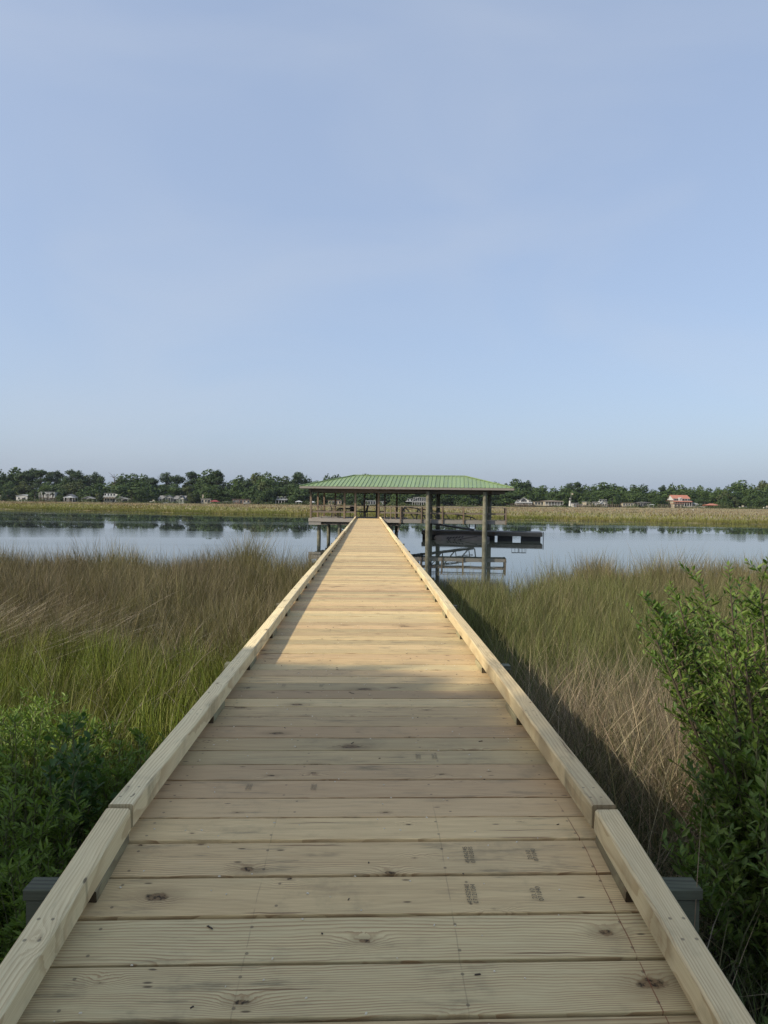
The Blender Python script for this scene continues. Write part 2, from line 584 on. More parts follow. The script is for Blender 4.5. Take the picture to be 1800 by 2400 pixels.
xs = np.unique(np.concatenate([np.linspace(-2400, -300, 10), np.linspace(-300, -40, 40), np.arange(-40, 40.1, 0.8),
                               np.linspace(40, 300, 40), np.linspace(300, 2400, 10)]))
ys = np.unique(np.concatenate([np.linspace(-400, -20, 8), np.arange(-20, 32, 0.6), np.linspace(32, 80, 6), np.arange(80, 150, 1.5),
                               np.linspace(150, 460, 40), np.linspace(460, 3500, 10)]))
GX, GY = np.meshgrid(xs, ys)
GZ = ground_z(GX, GY)
nx, ny = len(xs), len(ys)
idx = np.arange(nx * ny).reshape(ny, nx)
quads = np.stack([idx[:-1, :-1], idx[:-1, 1:], idx[1:, 1:], idx[1:, :-1]], -1).reshape(-1, 4)


def ground_mat():
    t = NT('marsh_mud')
    p = t.n('NewGeometry').outputs['Position']
    x, y, z = t.sep(p)
    a = t.noise(p, 0.9, 5.0, 0.6)
    b = t.noise(p, 7.0, 5.0, 0.65)
    c = t.mix(t.rng(a, 0.35, 0.65), (0.040, 0.034, 0.026), (0.075, 0.064, 0.045))
    c = t.mix(t.rng(b, 0.45, 0.7), c, (0.10, 0.083, 0.058))
    far = t.rng(y, 90.0, 104.0)
    fa = t.noise(t.comb(t.math('MULTIPLY', x, 0.03), t.math('MULTIPLY', y, 0.10), 0), 1.0, 4.0, 0.6)
    fc = t.mix(t.rng(fa, 0.35, 0.65), (0.19, 0.17, 0.075), (0.22, 0.175, 0.10))
    lawn = t.rng(y, 392.0, 402.0)
    fc = t.mix(lawn, fc, t.mix(t.rng(fa, 0.4, 0.6), (0.10, 0.13, 0.045), (0.17, 0.15, 0.08)))
    c = t.mix(far, c, fc)
    t.principled(c, t.rng(b, 0.3, 0.7, 0.75, 0.95), t.bump(b, 0.6, 0.04), 0.3)
    return t.m


g = link('marsh_ground', np_mesh('marsh_ground', np.stack([GX, GY, GZ], -1).reshape(-1, 3), quad=quads, mat=ground_mat(), smooth=True))
tag(g, kind='structure')


def water_mat():
    t = NT('creek_water')
    p = t.n('NewGeometry').outputs['Position']
    x, y, z = t.sep(p)
    q = t.comb(t.math('MULTIPLY', x, 0.45), y, 0.0)
    a = t.noise(q, 0.55, 3.0, 0.55, 0.4)
    b = t.noise(q, 3.2, 3.0, 0.6, 0.3)
    # patches and bands where the breeze touches the surface
    m = t.noise(t.comb(t.math('MULTIPLY', x, 0.010), t.math('MULTIPLY', y, 0.075), 3.0), 1.0, 3.0, 0.5, 0.3)
    band = t.rng(m, 0.48, 0.58)
    h = t.math('ADD', t.math('MULTIPLY', a, 0.55), t.math('MULTIPLY', t.math('MULTIPLY', b, band), 0.35))
    nm = t.bump(h, 0.05, 0.05)
    rough = t.math('ADD', 0.012, t.math('MULTIPLY', band, 0.05))
    pr = t.principled((0.035, 0.045, 0.040), rough, nm, 0.5)
    pr.inputs['IOR'].default_value = 1.333
    return t.m


mb = MB()
mb.add([(-2400, 14, 0), (2400, 14, 0), (2400, 560, 0), (-2400, 560, 0)], [(0, 1, 2, 3)])
tag(mb.build('creek_water', water_mat()), kind='structure')

# ------------------------------------------------------------------ boardwalk
BW = empty('boardwalk', (0, 0, 0))
tag(BW, 'long new pine boardwalk with low curb rails running out over the marsh', 'boardwalk')
Y0 = 2.59                           # the ramp meets the level deck here
PITCH = 0.188
CX = 0.0
RAMP = Matrix.Translation((0, Y0, DECK)) @ Matrix.Rotation(R(8.4), 4, 'X')
FLAT = Matrix.Translation((0, 0, 0))

planks = []
for k in range(6):
    wd = 0.1762 + (0.0016, 0.0, -0.0012, 0.0008, -0.0018, 0.0012)[k]
    m_ = MB()
    m_.box((0, 0, 0), (1.905 + 0.006 * (k % 3), wd, 0.038), ch=0.0018 + 0.0004 * (k % 4))
    planks.append(m_.mesh('plank', W_DECK))


def plank(M):
    j = (Matrix.Translation((CX + random.uniform(-.006, .006), random.uniform(-.0022, .0022), random.uniform(-.0012, .0012)))
         @ Matrix.Rotation(R(0.85 + random.uniform(-.14, .14)), 4, 'Z')
         @ Matrix.Rotation(R(random.uniform(-.35, .35)), 4, 'X'))
    M = M @ j
    if random.random() < 0.5:
        M = M @ Matrix.Rotation(math.pi, 4, 'Z')
    return link('plank', random.choice(planks), BW, matrix=M)


RAMP_PLANKS = []
for i in range(20):
    RAMP_PLANKS.append(plank(RAMP @ Matrix.Translation((0, -(i + 0.5) * PITCH - 0.005, -0.019))))
FLAT_PLANKS = []
i = 0
while Y0 + (i + 1) * PITCH < 52.35:
    FLAT_PLANKS.append(plank(Matrix.Translation((0, Y0 + (i + 0.5) * PITCH + 0.004, DECK - 0.019))))
    i += 1

# curb rails: 4x4 timbers on short blocks
CURB_X = (CX - 0.8895, CX + 0.8895)
RZ = Matrix.Rotation(math.pi / 2, 4, 'Z')
LEN = 4.80


def timber(L, wy, wz, ch, bow, lift, twist, seed):
    """a sawn timber along x that bows and twists a little"""
    r = random.Random(seed)
    y_, z_ = wy / 2, wz / 2
    prof = [(-y_ + ch, -z_), (y_ - ch, -z_), (y_, -z_ + ch), (y_, z_ - ch), (y_ - ch, z_), (-y_ + ch, z_), (-y_, z_ - ch), (-y_, -z_ + ch)]
    m_ = MB(); n, k = 13, 8
    vs = []
    for i in range(n):
        t_ = i / (n - 1)
        a = twist * (t_ - .5)
        by = bow * math.sin(math.pi * t_) + r.uniform(-.0008, .0008) * (0 < i < n - 1)
        bz = lift * math.sin(math.pi * t_) + r.uniform(-.0006, .0006) * (0 < i < n - 1)
        for py, pz in prof:
            vs.append((L * (t_ - .5), py * math.cos(a) - pz * math.sin(a) + by, py * math.sin(a) + pz * math.cos(a) + bz))
    fs = [(i * k + j, i * k + (j + 1) % k, (i + 1) * k + (j + 1) % k, (i + 1) * k + j) for i in range(n - 1) for j in range(k)]
    fs += [tuple(reversed(range(k))), tuple(range((n - 1) * k, n * k))]
    m_.add(vs, fs)
    return m_.mesh('curb_rail', W_CURB)


curb_mes = [timber(LEN - 0.004, 0.090, 0.089, 0.006, b_, l_, R(t_), i) for i, (b_, l_, t_) in
            enumerate(((.006, .002, .6), (-.005, .003, -.5), (.003, .001, .8), (-.008, .002, .3)))]
mm = MB(); mm.box((0, 0, 0), (0.31, 0.084, 0.040), ch=0.003)
block_me = mm.mesh('curb_block', W_BLOCK)
mm = MB(); mm.box((0, 0, 0), (3.70, 0.090, 0.089), ch=0.007)
curb_ramp_me = mm.mesh('curb_rail', W_CURB)
for s, x in zip((-1, 1), CURB_X):
    link('curb_rail', curb_ramp_me, BW, matrix=RAMP @ Matrix.Translation((x, 0, 0.040 + 0.0445)) @ Matrix.Rotation(R(1.35 * s), 4, 'Z') @ Matrix.Translation((0, -1.855, 0)) @ RZ)
    for yy in (-0.13, -1.30, -2.50):
        link('curb_block', block_me, BW, matrix=RAMP @ Matrix.Translation((x - s * yy * .0236, yy - 0.04, 0.020)) @ RZ)
    y = Y0 + 0.002
    k = 0
    while y < 52.2:
        L = min(LEN, 52.30 - y)
        j = random.uniform(-.007, .007)
        Mt = Matrix.Translation((x + j, y + L / 2, DECK + 0.040 + 0.0445 + random.uniform(0, .004))) @ Matrix.Rotation(R(random.uniform(-.11, .11) + (180 if random.random() < .5 else 0)), 4, 'Z') @ RZ
        link('curb_rail', random.choice(curb_mes), BW, matrix=Mt @ Matrix.Diagonal((L / LEN, 1, 1, 1)))
        y += LEN
    y = 4.12
    while y < 52.0:
        link('curb_block', block_me, BW, matrix=Matrix.Translation((x + random.uniform(-.004, .004), y + random.uniform(-.03, .03), DECK + 0.020)) @ RZ)
        y += 1.215

# stringers, caps and piles
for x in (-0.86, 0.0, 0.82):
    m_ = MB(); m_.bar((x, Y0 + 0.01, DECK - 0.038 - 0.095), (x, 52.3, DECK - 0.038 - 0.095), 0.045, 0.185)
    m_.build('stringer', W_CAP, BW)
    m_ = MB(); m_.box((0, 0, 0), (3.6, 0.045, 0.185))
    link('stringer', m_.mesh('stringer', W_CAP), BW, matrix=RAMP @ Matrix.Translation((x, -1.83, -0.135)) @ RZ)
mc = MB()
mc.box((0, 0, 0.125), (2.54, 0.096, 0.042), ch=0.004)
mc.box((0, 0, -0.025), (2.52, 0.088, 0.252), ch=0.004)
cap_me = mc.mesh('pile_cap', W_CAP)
mp_ = MB(); mp_.tube([(0, 0, -1.6), (0, 0, 0.0), (0, 0, 1.16)], [0.115, 0.11, 0.105], 12)
PILE_OLD = plain('old_pile', (0.15, 0.135, 0.10), 0.85, 0.45, 4.0)
pile_me = mp_.mesh('pile', PILE_OLD)
k = 0
while 2.68 + 3.65 * k < 52.5:
    y = 2.68 + 3.65 * k
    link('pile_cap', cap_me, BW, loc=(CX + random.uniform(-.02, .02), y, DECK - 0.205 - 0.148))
    for x in (CX - 0.61, CX + 0.61):
        link('pile', pile_me, BW, loc=(x, y + 0.165, 0.0))
    k += 1

# mill stamps on a few boards
INK = plain('stamp_ink', (0.17, 0.145, 0.09), 0.8, 0.6, 60.0)


def stamp(pl, txt, wx, wy, size, M):
    """printed mark lying on a plank, given in the ramp's / deck's own x, y"""
    cu = bpy.data.curves.new('stamp', 'FONT')
    cu.body = txt; cu.size = size; cu.align_x = 'CENTER'; cu.align_y = 'CENTER'
    cu.space_line = 0.85
    ob = bpy.data.objects.new('stamp', cu)
    COL.objects.link(ob)
    dg = bpy.context.evaluated_depsgraph_get()
    me = bpy.data.meshes.new_from_object(ob.evaluated_get(dg))
    me.materials.clear(); me.materials.append(INK)
    bpy.data.objects.remove(ob)
    o = link('stamp', me, pl)
    o.matrix_local = pl.matrix_local.inverted() @ M @ Matrix.Translation((wx, wy, 0.0042)) @ Matrix.Rotation(math.pi / 2, 4, 'Z')
    return o


def rp(i): return -(i + 0.5) * PITCH - 0.005
stamp(RAMP_PLANKS[0], '45436345\n0710303S', 0.375, rp(0) + .012, 0.023, RAMP)
stamp(RAMP_PLANKS[0], '23.10\n071040', 0.60, rp(0) + .012, 0.023, RAMP)
stamp(RAMP_PLANKS[1], '45452940\n07121084', 0.355, rp(1), 0.023, RAMP)
stamp(RAMP_PLANKS[1], '23.10\n071040', 0.57, rp(1), 0.023, RAMP)
stamp(RAMP_PLANKS[5], '45436308\n0710034', 0.278, rp(5) - .03, 0.023, RAMP)
stamp(RAMP_PLANKS[5], 'IHHI\n23.08', 0.50, rp(5) - .02, 0.022, RAMP)
for i, a, b in ((2, -0.50, -0.22), (4, 0.26, 0.34), (11, -.55, -.30)):
    for q in (a, b):
        stamp(FLAT_PLANKS[i], '45436345\n0710303S', q, Y0 + (i + .5) * PITCH + .01, 0.016, Matrix.Translation((0, 0, DECK)))

# ------------------------------------------------------------------ covered dock at the far end
FLOOR = 1.52
PV = empty('covered_dock', (0, 52.5, 0), R(-7))
tag(PV, 'covered dock on timber piles with a light green ribbed metal hip roof', 'covered dock')
METAL_G = roofing('green_metal', (0.185, 0.262, 0.112))
METAL_RIB = METAL_G
XL, XR, YE, YB, RL, RR, ZE, ZR = -4.95, 10.58, -0.85, 6.75, -1.45, 7.15, 3.86, 4.80
YM = (YE + YB) / 2
roof = MB()
roof.add([(XL + .12, YE + .12, ZE - .05), (XR - .12, YE + .12, ZE - .05), (XR - .12, YB - .12, ZE - .05), (XL + .12, YB - .12, ZE - .05),
          (RL, YM, ZR - .08), (RR, YM, ZR - .08)],
         [(0, 1, 5, 4), (1, 2, 5), (2, 3, 4, 5), (3, 0, 4)])
roof = roof.build('roof', W_OLD, PV)


def clip(poly, fn):
    out = []
    for i in range(len(poly)):
        a, b = poly[i], poly[(i + 1) % len(poly)]
        fa, fb = fn(a), fn(b)
        if fa >= 0: out.append(a)
        if fa * fb < 0:
            k = fa / (fa - fb)
            out.append((a[0] + (b[0] - a[0]) * k, a[1] + (b[1] - a[1]) * k))
    return out


def slope(u0, u1, r0, r1, place, step, th=0.012):
    """panels of one roof slope: u runs along the eave, s from eave 0 to ridge 1"""
    n = max(1, round((u1 - u0) / step))
    st = (u1 - u0) / n
    for i in range(n):
        a, b = u0 + i * st, u0 + (i + 1) * st
        poly = [(a, 0), (b, 0), (b, 1), (a, 1)]
        poly = clip(poly, lambda p: p[0] - (u0 + (r0 - u0) * p[1]))
        poly = clip(poly, lambda p: (u1 + (r1 - u1) * p[1]) - p[0])
        if len(poly) < 3: continue
        m_ = MB()
        top = [place(u, s, th) for u, s in poly]
        bot = [place(u, s, 0) for u, s in poly]
        k = len(poly)
        m_.add(top + bot, [tuple(range(k)), tuple(reversed(range(k, 2 * k)))] + [(i2 + k, (i2 + 1) % k + k, (i2 + 1) % k, i2) for i2 in range(k)])
        c = a + 0.02
        sm = 1.0
        if r0 > u0 and c < r0: sm = min(sm, (c - u0) / (r0 - u0))
        if r1 < u1 and c > r1: sm = min(sm, (u1 - c) / (u1 - r1))
        if sm > 0.03:
            p0, p1 = Vector(place(c, 0, th + .018)), Vector(place(c, sm, th + .018))
            m_.bar(p0, p1, 0.036, 0.042)
        m_.build('roof_panel', METAL_RIB, roof)


def pl_front(u, s, h): return (u, YE + (YM - YE) * s - h * .24, ZE + (ZR - ZE) * s + h * .97)
def pl_back(u, s, h): return (u, YB + (YM - YB) * s + h * .24, ZE + (ZR - ZE) * s + h * .97)
def pl_left(u, s, h): return (XL + (RL - XL) * s - h * .24, u, ZE + (ZR - ZE) * s + h * .97)
def pl_right(u, s, h): return (XR + (RR - XR) * s + h * .24, u, ZE + (ZR - ZE) * s + h * .97)


slope(XL, XR, RL, RR, pl_front, 0.30)
slope(XL, XR, RL, RR, pl_back, 0.60)
slope(YE, YB, YM, YM, pl_left, 0.40)
slope(YE, YB, YM, YM, pl_right, 0.40)
for a, b in (((RL, YM, ZR), (RR, YM, ZR)), ((XL, YE, ZE), (RL, YM, ZR)), ((XR, YE, ZE), (RR, YM, ZR)), ((XL, YB, ZE), (RL, YM, ZR)), ((XR, YB, ZE), (RR, YM, ZR))):
    m_ = MB(); m_.bar(Vector(a) + Vector((0, 0, .05)), Vector(b) + Vector((0, 0, .05)), 0.16, 0.05)
    m_.build('ridge_cap', METAL_G, roof)
# fascia boards and eave beams
for a, b in (((XL, YE), (XR, YE)), ((XR, YE), (XR, YB)), ((XR, YB), (XL, YB)), ((XL, YB), (XL, YE))):
    m_ = MB(); m_.bar((a[0], a[1], ZE - .085), (b[0], b[1], ZE - .085), 0.04, 0.15)
    m_.build('fascia', W_GREY, PV)
for y in (0.0, 5.4):
    m_ = MB(); m_.bar((XL + .6, y, ZE - .30), (XR - .6, y, ZE - .30), 0.12, 0.26); m_.build('beam', W_OLD, PV)
for x in (-4.3, 4.55, 9.1):
    m_ = MB(); m_.bar((x, -.3, ZE - .31), (x, 5.7, ZE - .31), 0.11, 0.24); m_.build('beam', W_OLD, PV)
for i in range(26):
    x = XL + .35 + i * 0.605
    if RL <= x <= RR:
        for y0, y1 in ((YE + .05, YM), (YB - .05, YM)):
            m_ = MB(); m_.bar((x, y0, ZE - .13), (x, y1, ZR - .16), 0.04, 0.14); m_.build('rafter', W_OLD, PV)


def post(x, y, z0, z1, s=0.14, mat=None):
    m_ = MB(); m_.bar((0, 0, z0), (0, 0, z1), s, s, 0.008)
    return m_.build('post', mat or W_OLDP, PV, loc=(x, y, 0))


PT = ZE - 0.44
for x in (-4.28, -1.75, -0.94, 0.80):
    post(x, 0.0, FLOOR - .02 if x > -3 else FLOOR - .30, PT + .01)
for x in (-4.28, -3.35, -0.95, 0.05, 0.72, 1.70):
    post(x, 5.4, FLOOR - .02, PT + .01)
post(-4.28, 2.7, FLOOR - .02, ZE - .43, 0.12)

# platform: boards, rim, joists, beams, piles
for i in range(29):
    m_ = MB(); m_.box((0, 0, 0), (7.0, 0.186, 0.038), ch=.004)
    if i == 0: fb = m_.mesh('floor_board', W_GREY)
    link('floor_board', fb, PV, loc=(-0.92, -0.05 + 0.095 + i * 0.192, FLOOR - .019))
for a, b in (((-4.44, -.10), (2.58, -.10)), ((-4.44, 5.56), (2.58, 5.56)), ((-4.42, -.08), (-4.42, 5.54))):
    m_ = MB(); m_.bar((*a, FLOOR - .15), (*b, FLOOR - .15), 0.045, 0.24); m_.build('rim_board', W_GREY, PV)
for i in range(9):
    m_ = MB(); x = -4.2 + i * .82
    m_.bar((x, -.06, FLOOR - .15), (x, 5.5, FLOOR - .15), 0.045, 0.21); m_.build('joist', W_OLD, PV)
for y in (0.35, 4.6):
    m_ = MB(); m_.bar((-4.0, y, FLOOR - .39), (2.4, y, FLOOR - .39), 0.16, 0.24); m_.build('beam', W_OLD, PV)
m_ = MB(); m_.bar((-4.42, -.06, FLOOR - .40), (-3.5, -.06, FLOOR - .40), 0.05, 0.22); m_.build('rim_board', W_GREY, PV)
GREEN_PILE = plain('tide_stained_pile', (0.17, 0.165, 0.12), 0.85, 0.5, 2.2)
mp2 = MB(); mp2.tube([(0, 0, -1.8), (0, 0, 0), (0, 0, FLOOR - .50)], [0.15, 0.145, 0.135], 14)
pile_s = mp2.mesh('pile', GREEN_PILE)
for x, y in ((-3.72, .35), (-3.75, 4.6), (-2.15, .35), (-1.9, 4.6), (0.0, 4.6), (1.70, .35), (1.75, 4.6)):
    link('pile', pile_s, PV, loc=(x, y, 0))
# slanting brace below the platform
m_ = MB(); m_.bar((2.35, .2, FLOOR - .28), (2.05, .2, -.3), 0.09, 0.05); m_.build('brace', W_OLD, PV)


def rail(p0, p1, mids=(0.46,), z=FLOOR, top=0.92, mat=None):
    p0, p1 = Vector((*p0, 0)), Vector((*p1, 0))
    m_ = MB(); m_.bar(p0 + Vector((0, 0, z + top)), p1 + Vector((0, 0, z + top)), 0.14, 0.05, .006); m_.build('top_rail', mat or W_OLD, PV)
    for h in mids:
        m_ = MB(); m_.bar(p0 + Vector((0, 0, z + h)), p1 + Vector((0, 0, z + h)), 0.04, 0.11); m_.build('mid_rail', mat or W_OLD, PV)


rail((-4.21, 0), (-1.82, 0)); rail((-1.68, 0), (-1.01, 0)); rail((.87, 0), (2.36, 0))
rail((-4.28, .07), (-4.28, 2.64)); rail((-4.28, 2.76), (-4.28, 5.33)); rail((-4.21, 5.4), (-3.42, 5.4)); rail((-3.28, 5.4), (-1.02, 5.4)); rail((-.88, 5.4), (.65, 5.4))
for x in (1.25, 1.70, 2.05):
    post(x, 0.0, FLOOR - .02, FLOOR + .89, .07)
for x in (-3.5, -2.6):
    post(x, 0.0, FLOOR - .02, FLOOR + .89, .045)
# catwalk along the boat slip
for i in range(40):
    m_ = MB(); m_.box((0, 0, 0), (1.30, .186, .038), ch=.004)
    if i == 0: cb = m_.mesh('floor_board', W_GREY)
    link('floor_board', cb, PV, loc=(2.69 + i * .19, .58, FLOOR - .019), rot=(0, 0, math.pi / 2))
for y in (-.09, 1.25):
    m_ = MB(); m_.bar((2.62, y, FLOOR - .16), (10.15, y, FLOOR - .16), 0.045, 0.24); m_.build('rim_board', W_GREY, PV)
m_ = MB(); m_.bar((10.13, -.11, FLOOR - .16), (10.13, 1.27, FLOOR - .16), 0.045, 0.24); m_.build('rim_board', W_GREY, PV)
px = [2.44, 3.97, 5.50, 7.03, 8.56, 10.08]
for y in (-.15, 1.29):
    for x in px:
        post(x, y, FLOOR - .30, FLOOR + .92, .10)
    rail((px[0], y + .075 * (1 if y < 0 else -1)), (px[-1] + .05, y + .075 * (1 if y < 0 else -1)))
m_ = MB(); m_.bar((10.08, -.05, FLOOR + .90), (10.08, 1.2, FLOOR + .90), 0.09, 0.05); m_.build('top_rail', W_GREY, PV)
m_ = MB(); m_.bar((10.08, -.05, FLOOR + .46), (10.08, 1.2, FLOOR + .46), 0.04, 0.11); m_.build('mid_rail', W_GREY, PV)
# tall slip piles carrying the roof
mp3 = MB(); mp3.tube([(0, 0, -1.8), (0, 0, 0), (0, 0, 1.6), (0, 0, ZE - .30)], [0.185, 0.178, 0.165, 0.15], 16)
pile_b = mp3.mesh('roof_pile', GREEN_PILE)
for x, y in ((4.45, -.42), (4.55, 1.6), (5.05, 5.4), (8.55, -.42), (8.65, 1.6), (9.15, 5.4)):
    link('roof_pile', pile_b, PV, loc=(x, y, 0))

PVM = Matrix.Translation((0, 52.5, 0)) @ Matrix.Rotation(R(-7), 4, 'Z')
DARK = plain('dark_resin', (0.035, 0.033, 0.032), 0.6, 0.3, 5.0)


def chair(x, y, rz, label):
    c = empty('patio_chair', PVM @ Vector((x, y, FLOOR)), rz + R(-7))
    tag(c, label, 'chair', 'chairs on the covered dock')
    m_ = MB(); m_.box((0, 0, .42), (.50, .48, .04)); m_.build('seat', DARK, c)
    m_ = MB(); m_.bar((-.0, .22, .44), (0, .36, .98), .46, .035)
    m_.v = [(p[0], p[1], p[2]) for p in m_.v]; m_.build('backrest', DARK, c)
    for sx in (-.23, .23):
        m_ = MB(); m_.bar((sx, -.21, 0), (sx, -.21, .64), .04, .04); m_.build('leg', DARK, c)
        m_ = MB(); m_.bar((sx, .27, 0), (sx, .22, .44), .04, .04); m_.build('leg', DARK, c)
        m_ = MB(); m_.bar((sx, -.24, .655), (sx, .28, .665), .06, .03); m_.build('armrest', DARK, c)


chair(-.62, 2.3, R(-100), 'dark patio chair at the right end of the table under the green roof')
chair(-2.9, 2.6, R(95), 'dark patio chair at the left end of the table under the green roof')
chair(-1.55, 3.1, R(10), 'dark patio chair behind the table under the green roof')
tb = empty('patio_table', PVM @ Vector((-1.85, 2.2, FLOOR)), R(-7))
tag(tb, 'dark rectangular table between the chairs under the green roof', 'table')
m_ = MB(); m_.box((0, 0, .735), (1.45, .85, .045)); m_.build('tabletop', DARK, tb)
for sx in (-.62, .62):
    for sy in (-.34, .34):
        m_ = MB(); m_.bar((sx, sy, 0), (sx, sy, .71), .06, .06); m_.build('leg', DARK, tb)
m_ = MB(); m_.box((0, 0, .66), (1.26, .70, .09)); m_.build('apron', DARK, tb)

# gangway
ALU = plain('grey_aluminium', (0.11, 0.11, 0.11), 0.5, 0.25, 6.0, 0.5, 0.3)
gw = empty('gangway', PVM @ Vector((2.4, 2.9, 0)), R(-7))
tag(gw, 'grey metal gangway with truss rails sloping down to the floating dock', 'gangway')
g0, g1 = Vector((0, 0, FLOOR - .05)), Vector((5.5, 0, .70))
for sy in (-.5, .5):
    o_ = Vector((0, sy, 0))
    m_ = MB(); m_.bar(g0 + o_, g1 + o_, .06, .14); m_.build('side_beam', ALU, gw)
    up = Vector((.14, 0, .95))
    path = [g0 + o_ + Vector((-.1, 0, .55)), g0 + o_ + up]
    path += [g0.lerp(g1, k / 6) + o_ + up for k in range(1, 6)]
    e = g1 + o_
    path += [e + Vector((-.15, 0, .95)), e + Vector((.05, 0, .86)), e + Vector((.12, 0, .65)), e + Vector((.05, 0, .05))]
    m_ = MB(); m_.tube(path, .038, 6); m_.build('handrail', ALU, gw)
    m_ = MB(); m_.bar(g0.lerp(g1, .02) + o_ + Vector((.08, 0, .5)), g0.lerp(g1, .97) + o_ + Vector((.08, 0, .5)), .035, .035); m_.build('mid_rail', ALU, gw)
    for k in range(6):
        a = g0.lerp(g1, k / 5.4) + o_
        m_ = MB(); m_.bar(a, a + up, .055, .055); m_.build('upright', ALU, gw)
        if k < 5:
            b = g0.lerp(g1, (k + 1) / 5.4) + o_
            m_ = MB(); m_.bar(a + up, b, .045, .045); m_.build('diagonal', ALU, gw)
m_ = MB(); m_.bar(g0 + Vector((0, 0, .05)), g1 + Vector((0, 0, .05)), .94, .03); m_.build('tread', ALU, gw)

# floating dock
fd = empty('floating_dock', (8.85, 54.9, 0), R(-11))
tag(fd, 'low floating dock with black floats behind the slip piles', 'floating dock')
BLACK = plain('black_float', (0.012, 0.012, 0.013), 0.5, 0.3, 4.0)
W_FD = wood('dock_edge', (0.16, 0.145, 0.12), (0.08, 0.07, 0.06), (0.13, 0.125, 0.11), ring=70, line=.5, knots=.3, stain=.5)
for i in range(12):
    m_ = MB(); m_.box((0, 0, 0), (9.1, .186, .038), ch=.004)
    if i == 0: db = m_.mesh('deck_board', W_GREY)
    link('deck_board', db, fd, loc=(0, -1.05 + i * .192, .595))
for y in (-1.14, 1.17):
    m_ = MB(); m_.bar((-4.56, y, .44), (4.56, y, .44), .05, .27); m_.build('rim_board', W_FD, fd)
for x in (-4.54, 4.54):
    m_ = MB(); m_.bar((x, -1.11, .44), (x, 1.14, .44), .05, .27); m_.build('rim_board', W_FD, fd)
for x0, x1 in ((-4.5, -2.2), (-2.0, -.75), (-.55, 1.0), (1.22, 2.35), (3.0, 4.42)):
    m_ = MB(); m_.box(((x0 + x1) / 2, -.55, .12), (x1 - x0, 1.05, .40), ch=.04); m_.build('float', BLACK, fd)
    m_ = MB(); m_.box(((x0 + x1) / 2, .62, .12), (x1 - x0, 1.0, .40), ch=.04); m_.build('float', BLACK, fd)
m_ = MB(); m_.bar((4.62, -1.10, -.1), (4.62, -1.10, .66), .05, .05); m_.build('corner_post', BLACK, fd)
for x in (-3.0, 1.05):
    m_ = MB()
    m_.tube([(x - .32, -1.17, .42), (x - .34, -1.6, .42), (x, -1.78, .42), (x + .34, -1.6, .42), (x + .32, -1.17, .42)], .035, 6)
    m_.build('pile_hoop', ALU, fd)
WIRE = plain('crab_trap_wire', (0.09, 0.10, 0.10), 0.6, 0.3, 20.0)
for i, (dx, lab) in enumerate(((2.55, 'left one of two wire crab traps on the floating dock'), (3.10, 'right one of two wire crab traps on the floating dock'))):
    ct = empty('crab_trap', Matrix.Translation((8.85, 54.9, 0)) @ Matrix.Rotation(R(-11), 4, 'Z') @ Vector((dx, -.45, .614)), R(-11 + 9 * i))
    tag(ct, lab, 'crab trap', 'crab traps')
    for a in range(5):
        q = -.24 + a * .12
        for z in (.0125, .36):
            m_ = MB(); m_.bar((q, -.25, z), (q, .25, z), .018, .018); m_.build('wire', WIRE, ct)
            m_ = MB(); m_.bar((-.25, q, z + .012), (.25, q, z + .012), .018, .018); m_.build('wire', WIRE, ct)
    for sx in (-.24, 0, .24):
        for sy in (-.24, .24):
            m_ = MB(); m_.bar((sx, sy, .02), (sx, sy, .37), .022, .022); m_.build('wire', WIRE, ct)

# drive-on jet ski float in front of the dock
jp = empty('jet_ski_float', (7.05, 53.25, 0), R(-10))
tag(jp, 'grey plastic drive-on float with black slots beside the floating dock', 'drive-on float')
GREYP = plain('grey_plastic', (0.19, 0.175, 0.16), 0.6, 0.25, 3.0)
m_ = MB()
sec = [(-2.05, .30, .10, .12), (-1.9, .55, .02, .30), (-1.5, .68, -.06, .38), (0, .72, -.08, .40), (1.2, .70, -.08, .36), (1.9, .60, -.04, .30), (2.1, .45, .02, .22)]
vs, fs = [], []
for x, wy, z0, z1 in sec:
    vs += [(x, -wy, z0), (x, wy, z0), (x, wy, z1 - .05), (x, wy * .8, z1), (x, wy * .25, z1 - .09), (x, -wy * .25, z1 - .09), (x, -wy * .8, z1), (x, -wy, z1 - .05)]
for i in range(len(sec) - 1):
    for k in range(8):
        fs.append((i * 8 + k, (i + 1) * 8 + k, (i + 1) * 8 + (k + 1) % 8, i * 8 + (k + 1) % 8))
fs += [tuple(range(8)), tuple(reversed(range(len(sec) * 8 - 8, len(sec) * 8)))]
fs = [tuple(reversed(f)) for f in fs]
m_.add(vs, fs); m_.build('hull', GREYP, jp)
for i in range(6):
    x = -1.05 + i * .22
    m_ = MB(); m_.bar((x, -.735, .10 + .02 * i), (x + .14, -.735, .20 + .02 * i), .03, .07); m_.build('slot', BLACK, jp)
    if i % 2 == 0:
        m_ = MB(); m_.bar((x + .1, -.735, .02), (x + .22, -.735, .09), .03, .05); m_.build('slot', BLACK, jp)
m_ = MB(); m_.bar((-.2, -.74, .05), (1.2, -.72, .30), .03, .035); m_.build('strap', BLACK, jp)

# ------------------------------------------------------------------ grasses
M_GRASS = leafy('grass_blade', None, None, trans=0.30, rough=0.6, attr=True, spec=0.2)


